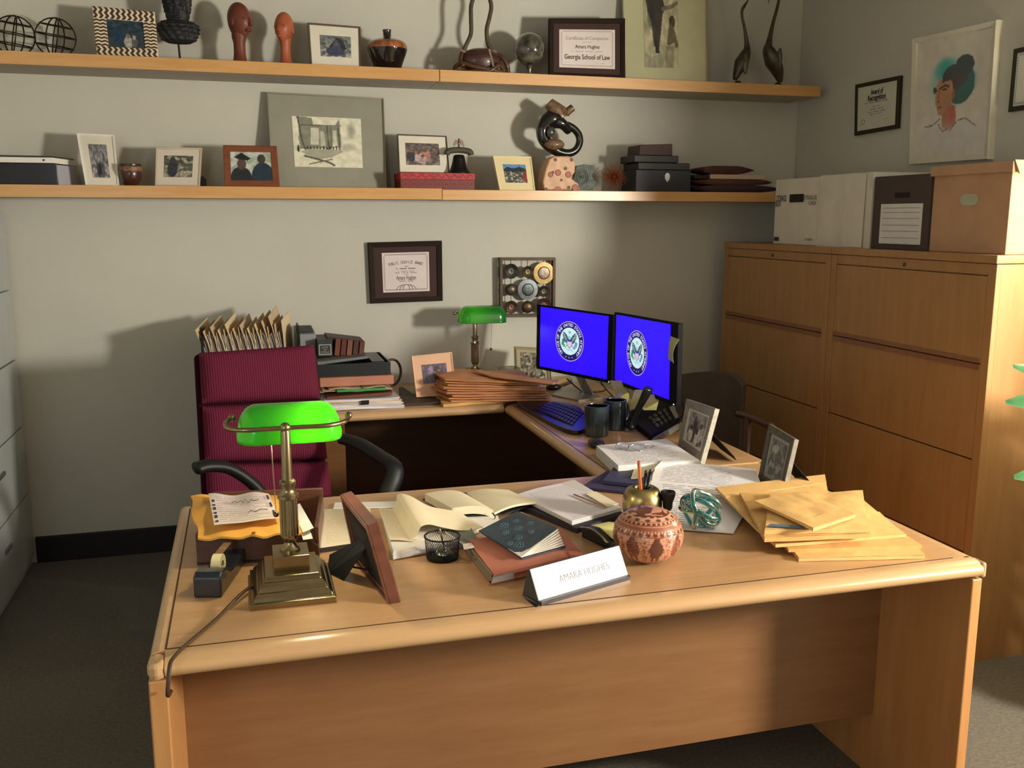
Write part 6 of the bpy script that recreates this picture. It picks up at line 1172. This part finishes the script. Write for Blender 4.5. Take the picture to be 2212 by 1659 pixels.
zt3 = zb+.030; TC = [Z(1124, 1200, zb+.008), Z(1206, 1140, zt3+.008), Z(1118, 1104, zt3), Z(1034, 1146, zb+.014)]
part('front_cover', M().sheet(TC, 6, 6, .003, None, None), AB, t, smooth=40)
aq = Q(*TC)
for i in range(7):
    f = i/6; p0_ = Z(1126, 1203, zb+.002+.006*f); p1_ = Z(1219-f*13, 1177-f*34, zb+.004+(zt3+.002-zb)*f); p2_ = Z(1192-f*66, 1140-f*34, zb+.004+(zt3-.004-zb)*f); p3_ = Z(1044, 1150, zb+.002+.009*f)
    part('page', M().sheet([p0_, p1_, p2_, p3_], 2, 2, .0016), mt((222, 214, 202), .8, var=.05), t)
m = M()
for k, (u, v, r_) in enumerate(((.2, .2, .012), (.35, .35, .010), (.12, .34, .008), (.55, .55, .010), (.7, .75, .008), (.45, .8, .012), (.82, .5, .008), (.3, .62, .009), (.62, .3, .008))):
    for j in range(5): a = j*2*pi/5; cc_ = aq.P(u, v, .0005)+(aq.c[1]-aq.c[0]).normalized()*r_*cos(a)*.7+(aq.c[3]-aq.c[0]).normalized()*r_*sin(a)*.7; m.tube([cc_+(aq.c[1]-aq.c[0]).normalized()*r_*.45*cos(b*pi/4)+(aq.c[3]-aq.c[0]).normalized()*r_*.45*sin(b*pi/4) for b in range(8)], .0005, 3, True)
part('flower_print', m, mt((104, 132, 150), .5), t, kind='stuff')
# white papers on dark folder, letter opener
slab('folder', 'dark purple folder beneath the grey-white papers in mid desk', 'folder', [(1246, 1142), (1348, 1110), (1290, 1062), (1120, 1090)], ZT+.001, ZT+.014, mt((44, 38, 52), .6), mt((40, 34, 50), .6))
PRT3 = printed((224, 220, 226), (176, 172, 184), 30, 40, seed=9., thick=.3, dens=.3)
slab('paper_stack', 'grey-white handwritten papers on the dark purple folder', 'paper', [(1236, 1126), (1342, 1096), (1240, 1036), (1118, 1068)], ZT+.015, ZT+.026, PRT3, layers=4, bump=lambda u, v: .003*sin(u*5)*v)
m = M(); m.tube([Z(1240, 1068, .781), Z(1275, 1082, .781), Z(1310, 1096, .781)], [.0035, .0045, .004], 8, flat=.5); solo('wooden_pencil', m, mt((176, 130, 90), .5), 'thin wooden stick lying across the handwritten papers', 'pencil', smooth=True)
slab('sticky_strip', 'cream paper strip with tape on the handwritten papers', 'paper', [(1312, 1094), (1336, 1088), (1288, 1062), (1266, 1067)], ZT+.0275, ZT+.0295, CREAM)
# note dispenser
t = thing('note_dispenser', 'black note dispenser with chrome edge and yellow notes left of the gourd', 'note dispenser', Z(1295, 1165)); a, b = Z(1256, 1160), Z(1312, 1188); hgt = .03
sdv = (b-a).normalized(); bk = V((-sdv.y, sdv.x, 0))*.085; P = [a, b, b+V((0, 0, .018)), a.lerp(b, .8)+V((0, 0, .028)), a.lerp(b, .4)+V((0, 0, .034)), a+V((0, 0, .026))]
m = M(); m.prism(P, bk); part('dispenser_body', m, BLACK, t, bevel=.003)
m = M(); m.tube(bez([P[5]+V((-.004, 0, .001)), P[4]+V((0, 0, .001)), P[3], P[2]], 5), .0035, 8, flat=.6); part('chrome_edge', m, SILVER, t, smooth=True, label='chrome strip along the curved edge')
m = M(); m.sheet([P[5]+bk*.25+V((.008, 0, .001)), P[2]+bk*.25+V((-.004, 0, .012)), P[2]+bk*.92+V((-.004, 0, .012)), P[5]+bk*.92+V((.008, 0, .001))], 6, 2, .006, lambda u, v: .007*sin(u*pi), (0, 0, 1)); part('note_pad', m, mt((220, 216, 140), .8), t, smooth=60)
# carved gourd
gc = Z(1388, 1210, ZT); gc = V((.893, 1.958, ZT))
def gourd():
    m = bpy.data.materials.new('carved_gourd'); nt, b_ = nodes(m); b_.inputs['Roughness'].default_value = .35; b_.inputs['Coat Weight'].default_value = .5; b_.inputs['Coat Roughness'].default_value = .2
    a = nt.nodes.new('ShaderNodeAttribute'); a.attribute_name = 'Col'; nt.links.new(a.outputs[0], b_.inputs['Base Color']); return m
DK, LT, MD = (104, 52, 38), (208, 152, 120), (150, 86, 62); DG = (84, 68, 56)
def gpaint(a, z):   # a: 0..1 around, z: 0..1 up
    if z > .80:
        r = (1-z)/.20
        if r > .93: return LT
        if .84 < r: return MD
        if .70 < r: return DK if (a*34) % 1 < .6 else LT
        if .62 < r: return LT
        if .40 < r: return DG if abs(((a*14) % 1)-.5)*1.4+abs(r-.5)*3 < .42 else (LT if abs(r-.5) < .07 else MD)
        if .34 < r: return LT
        return DK if noise.noise(V((cos(a*6.283)*r*9, sin(a*6.283)*r*9, 1))) > -.05 else LT
    if z > .74: return MD
    if z > .70: return LT if (a*60) % 1 < .3 else MD
    if z > .645: return DK if abs(((a*30) % 1)-.5)*2 + abs(z-.672)*22 < .95 else LT
    if z > .62: return MD
    if z > .14:
        k = (a*9) % 1; zz_ = (z-.14)/.48; n_ = noise.noise(V((a*40, z*14, 2)))*.22; n2 = noise.noise(V((a*110, z*40, 5)))
        if ((k-.5)/.30)**2+((zz_-.52)/.36)**2 < 1+n_*2: return (DK if n2 > .02 else MD) if int(a*9) % 2 else (DG if n2 > .1 else DK)
        if ((k-.5)/.14)**2+((zz_-.92)/.10)**2 < 1: return DK
        if (abs(k-.38) < .05 or abs(k-.62) < .05) and zz_ < .3: return DK
        if abs(k-.0) < .06+n_*.2 or abs(k-1) < .06+n_*.2: return MD if n2 > -.1 else LT
        return LT if n2 < .22 else MD
    if z > .11: return LT if (a*50) % 1 < .5 else MD
    return (126, 62, 44)
t = thing('carved_gourd', 'round carved brown gourd with figures, in front of the brass apple', 'gourd', gc); m = M(); nz, ns = 110, 300; Rg = .0835; Hg = .128; vs = []; col = []
for i in range(nz+1):
    f = i/nz; th_ = pi*f; z_ = (1-cos(th_))/2; rr_ = max(0, sin(th_))**.78
    if f < .16: rr_ = max(rr_, .0)
    zz_ = Hg*(z_**.95); zz_ = max(zz_, .0)
    for k in range(ns): a = 2*pi*k/ns; c_ = gpaint(k/ns, z_); dd = 0 if c_ in (DK, DG) else -.0006; vs.append((cos(a)*(rr_*Rg+dd), sin(a)*(rr_*Rg+dd), zz_)); col.append(lin(c_))
m.add(vs, [(i*ns+k, i*ns+(k+1) % ns, (i+1)*ns+(k+1) % ns, (i+1)*ns+k) for i in range(nz) for k in range(ns)], None, col); part('gourd_shell', m, gourd(), t, smooth=True, W=False)
# brass apple pen holder, pencil, pens
ac = V((.985, 2.20, ZT)); t = thing('brass_apple', 'brass apple-shaped pencil holder behind the carved gourd', 'pencil holder', ac); AM = mt((176, 160, 108), .3, 1., var=.1)
r = .0535; part('apple_body', M().lathe([(.02, 0), (.034, .004), (.046, .022), (.0525, .048), (r, .066), (.0505, .085), (.042, .100), (.030, .107), (.022, .105), (.019, .098), (.018, .06), (0, .05)], 44, ac, 1, 1, lambda a, q_, z: q_*(1+.012*cos(a*5))), AM, t, smooth=60)
def pencil(name, lab, cat, p, q_, r_, col, tip=None):
    t = thing(name, lab, cat, p); part('barrel', M().tube([p, p.lerp(q_, .86)], r_, 6 if tip else 10), mt(col, .35, coat=.4), t, smooth=not tip)
    if tip: part('ferrule', M().tube([p.lerp(q_, .86), p.lerp(q_, .93)], r_*1.05, 12), mt((190, 170, 150), .3, .9), t); part('eraser', M().tube([p.lerp(q_, .93), q_], [r_*.95, r_*.85], 12), mt((206, 72, 54), .7), t)
    else: part('cap_end', M().tube([p.lerp(q_, .86), p.lerp(q_, .97), q_], [r_*1.0, r_*.9, r_*.5], 10), mt(col, .3, coat=.5), t, smooth=True); part('clip', M().tube([p.lerp(q_, .95)+V((r_+.002, -.001, 0)), p.lerp(q_, .66)+V((r_+.002, -.001, 0))], .0012, 6), SILVER, t)
pencil('pencil', 'orange pencil with red eraser standing in the brass apple', 'pencil', ac+V((-.002, .0, .06)), Y(1380, 996, 2.20), .0042, (226, 112, 56), True)
pencil('pen', 'left black pen standing in the brass apple', 'pen', ac+V((.006, .006, .06)), Y(1396, 1016, 2.21), .0045, (16, 17, 18))
pencil('pen', 'right black pen standing in the brass apple', 'pen', ac+V((.010, .002, .06)), Y(1406, 1014, 2.205), .0042, (16, 17, 18))
# glass stopper object
sc_ = Z(1441, 1140, ZT); t = thing('bottle_stopper', 'black topped stopper on a clear stem, right of the brass apple', 'stopper', sc_)
part('stem', M().lathe([(.018, 0), (.02, .003), (.018, .006), (.006, .014), (.0065, .055)], 24, sc_), mt((210, 205, 195), .12, .3, trans=.6), t, smooth=50)
part('cap', M().lathe([(.010, .050), (.0125, .056), (.013, .07), (.0175, .082), (.0195, .094), (.019, .099), (.013, .100), (.010, .096), (0, .095)], 28, sc_), BLACK, t, smooth=50)
# teal glass knot
kc_ = V((1.115, 2.12, ZT+.058)); t = thing('glass_knot', 'teal green glass knot sculpture beside the envelopes', 'sculpture', (kc_.x, kc_.y, ZT)); TG = mt((20, 150, 150), .03, trans=.8, coat=1., ior=1.45)
for j, (a, b, ph) in enumerate(((0.2, .3, 0), (1.2, .9, .6), (-.6, 1.5, 1.2), (.6, 2.2, 2.), (1.6, .2, 2.6))):
    m = M(); P = []
    for k in range(48):
        th_ = 2*pi*k/48; rr_ = .046+.006*sin(3*th_+ph); P.append(V((rr_*cos(th_), rr_*sin(th_), .010*sin(2*th_+ph))))
    mm = Matrix.Translation(kc_+V((.004*sin(j*2.), 0, .003*cos(j*3.)))) @ Matrix.Rotation(a, 4, 'Z') @ Matrix.Rotation(b, 4, 'X') @ Matrix.Rotation(ph, 4, 'Y')
    m.tube(P, .0068, 12, True).tf(mm); part('glass_loop', m, TG, t, smooth=True)
# envelopes on the right
G = 'yellow envelopes piled at the right of the front desk'
def E_(lab, pts, z, th, puff=.003, fl=None, mat=MANILA): return env('envelope', lab, pts, ZT+z, th, mat, G, puff, fl, 5)
E_('rolled-edge yellow envelope at the very bottom of the right pile', [(1726, 1206), (1998, 1200), (1900, 1105), (1640, 1100)], .001, .008, .002, 0)
E_('yellow envelope second from the bottom of the right pile', [(1704, 1186), (1992, 1178), (1830, 1070), (1610, 1085)], .011, .008, .004, None, MANILA2)
E_('yellow envelope with dark open edge in the lower right pile', [(1676, 1176), (1958, 1154), (1850, 1068), (1575, 1082)], .021, .008, .004)
E_('yellow envelope reaching far back, with folded strip along its rear', [(1660, 1166), (1800, 1120), (1782, 1026), (1546, 1054)], .030, .006, .002, 2)
E_('thick yellow envelope in the middle of the right pile', [(1652, 1162), (1880, 1152), (1856, 1080), (1598, 1062)], .038, .011, .005, 0, MANILA2)
E_('torn yellow envelope near the top showing a blue-edged card', [(1652, 1146), (1876, 1142), (1864, 1060), (1664, 1064)], .052, .010, .005, None, MANILA)
m = M(); m.sheet([Z(1658, 1136, ZT+.067), Z(1752, 1141, ZT+.067), Z(1748, 1137, ZT+.068), Z(1664, 1131, ZT+.068)], 2, 2, .0015, None, (0, 0, 1)); solo('card', m, mt((88, 110, 130), .6), 'blue-edged card peeking out beneath the topmost envelope', 'card')
E_('topmost yellow envelope, tilted across the right pile', [(1757, 1142), (1848, 1112), (1732, 1062), (1630, 1080)], .070, .007, .004, 0)
# name plate
a, b = Z(1158, 1306), Z(1355, 1250); a, b = V((.566, 1.775, ZT)), V((.803, 1.860, ZT)); e = (b-a).normalized(); bk = V((-e.y, e.x, 0)); ht = .068
t = thing('name_plate', 'white desk name plate in dark holder at the front edge', 'name plate', (a+b)/2, math.atan2(e.y, e.x))
up = V((0, 0, ht)) + bk*.036
m = M(); m.prism([a+bk*.0, a+up*.98+bk*.004, a+up*.98+bk*.008, a+bk*.062+V((0, 0, .0)), a+bk*.062+V((0, 0, .003))][:4], b-a); part('holder', m, mt((70, 72, 78), .3, .5), t)
part('holder_lip', M().hexa([a-bk*.006, b-bk*.006, b+bk*.004, a+bk*.004], [a-bk*.008+V((0, 0, .010)), b-bk*.008+V((0, 0, .010)), b+bk*.003+V((0, 0, .010)), a+bk*.003+V((0, 0, .010))]), mt((110, 112, 120), .3, .6), t)
part('holder_foot', M().hexa([a-bk*.004-e*.014, a-bk*.004, a+bk*.05, a+bk*.05-e*.004], [a-bk*.004-e*.004+V((0, 0, .004)), a-bk*.004+V((0, 0, .006)), a+bk*.05+V((0, 0, .006)), a+bk*.05+V((0, 0, .004))]), BLACK, t)
q = Q(a+up*.12-bk*.001, b+up*.12-bk*.001, b+up-bk*.001, a+up-bk*.001); 
m = M(); q.sub(0, 0, 1, 1, .002).plate(m, .003); part('plate', m, mt((252, 252, 252), .2, coat=1.), t)
m = M(); q.text(m, 'AMARA HUGHES', .54, .46, .017, o=.0026, maxw=.56, sx=.85, bold=-.012); part('lettering', m, mt((110, 110, 116), .5), t)
# plant at the right edge
pl = V((2.62, 2.02, .95)); t = thing('potted_plant', 'green leafy plant at the right edge beside the file cabinet', 'plant', (2.60, 2.02, 0)); LM = mt((44, 110, 56), .5, var=.3, vs=20, coat=.2)
b0 = V((2.60, 2.02, 0)); part('pot', M().lathe([(.10, 0), (.13, .22), (.135, .24), (.12, .24), (.11, .2), (0, .2)], 28, b0), mt((96, 80, 66), .7), t, smooth=50)
part('stem', M().tube(bez([b0+V((0, 0, .2)), b0+V((.02, .02, .6)), b0+V((.01, .0, 1.05))], 6), .012, 8), mt((90, 80, 50), .7), t, smooth=True)
def leaf(p, d, l, w_, droop, up=0.):
    d = d.normalized(); s = (d.cross(V((0, 0, 1))).normalized()+V((0, 0, up))).normalized(); m = M(); vs = []; n = 10
    for i in range(n+1):
        f = i/n; c = p+d*l*f+V((0, 0, -droop*f*f)); ww = w_*sin(pi*min(1, f*.92+.06))**.8
        vs += [c-s*ww+V((0, 0, -.012*(ww/w_))), c+V((0, 0, .004)), c+s*ww+V((0, 0, -.012*(ww/w_)))]
    m.add(vs, [(3*i+j, 3*i+3+j, 3*i+4+j, 3*i+1+j) for i in range(n) for j in range(2)]); return m
top = b0+V((.01, 0, 1.10)); rnd = random.Random(5)
for i in range(80):
    a = i*2.4; f = i/80; d = V((cos(a), sin(a), .2-.3*f)); part('leaf', leaf(top+V((0, 0, -.02-.78*f)), d, .15+.05*rnd.random(), .05, .06+.08*rnd.random()), LM, t, smooth=True)
for px_, py_, h_ in ((2172, 868, 0), (2188, 790, .03), (2190, 1030, -.2)):
    tp = Y(px_, py_, 2.13); st_ = top+V((0, 0, -.04+h_)); d = tp-st_; part('leaf', leaf(st_, V((d.x, d.y, 0)), V((d.x, d.y, 0)).length, .055, -(d.z), 1.2), LM, t, smooth=True)
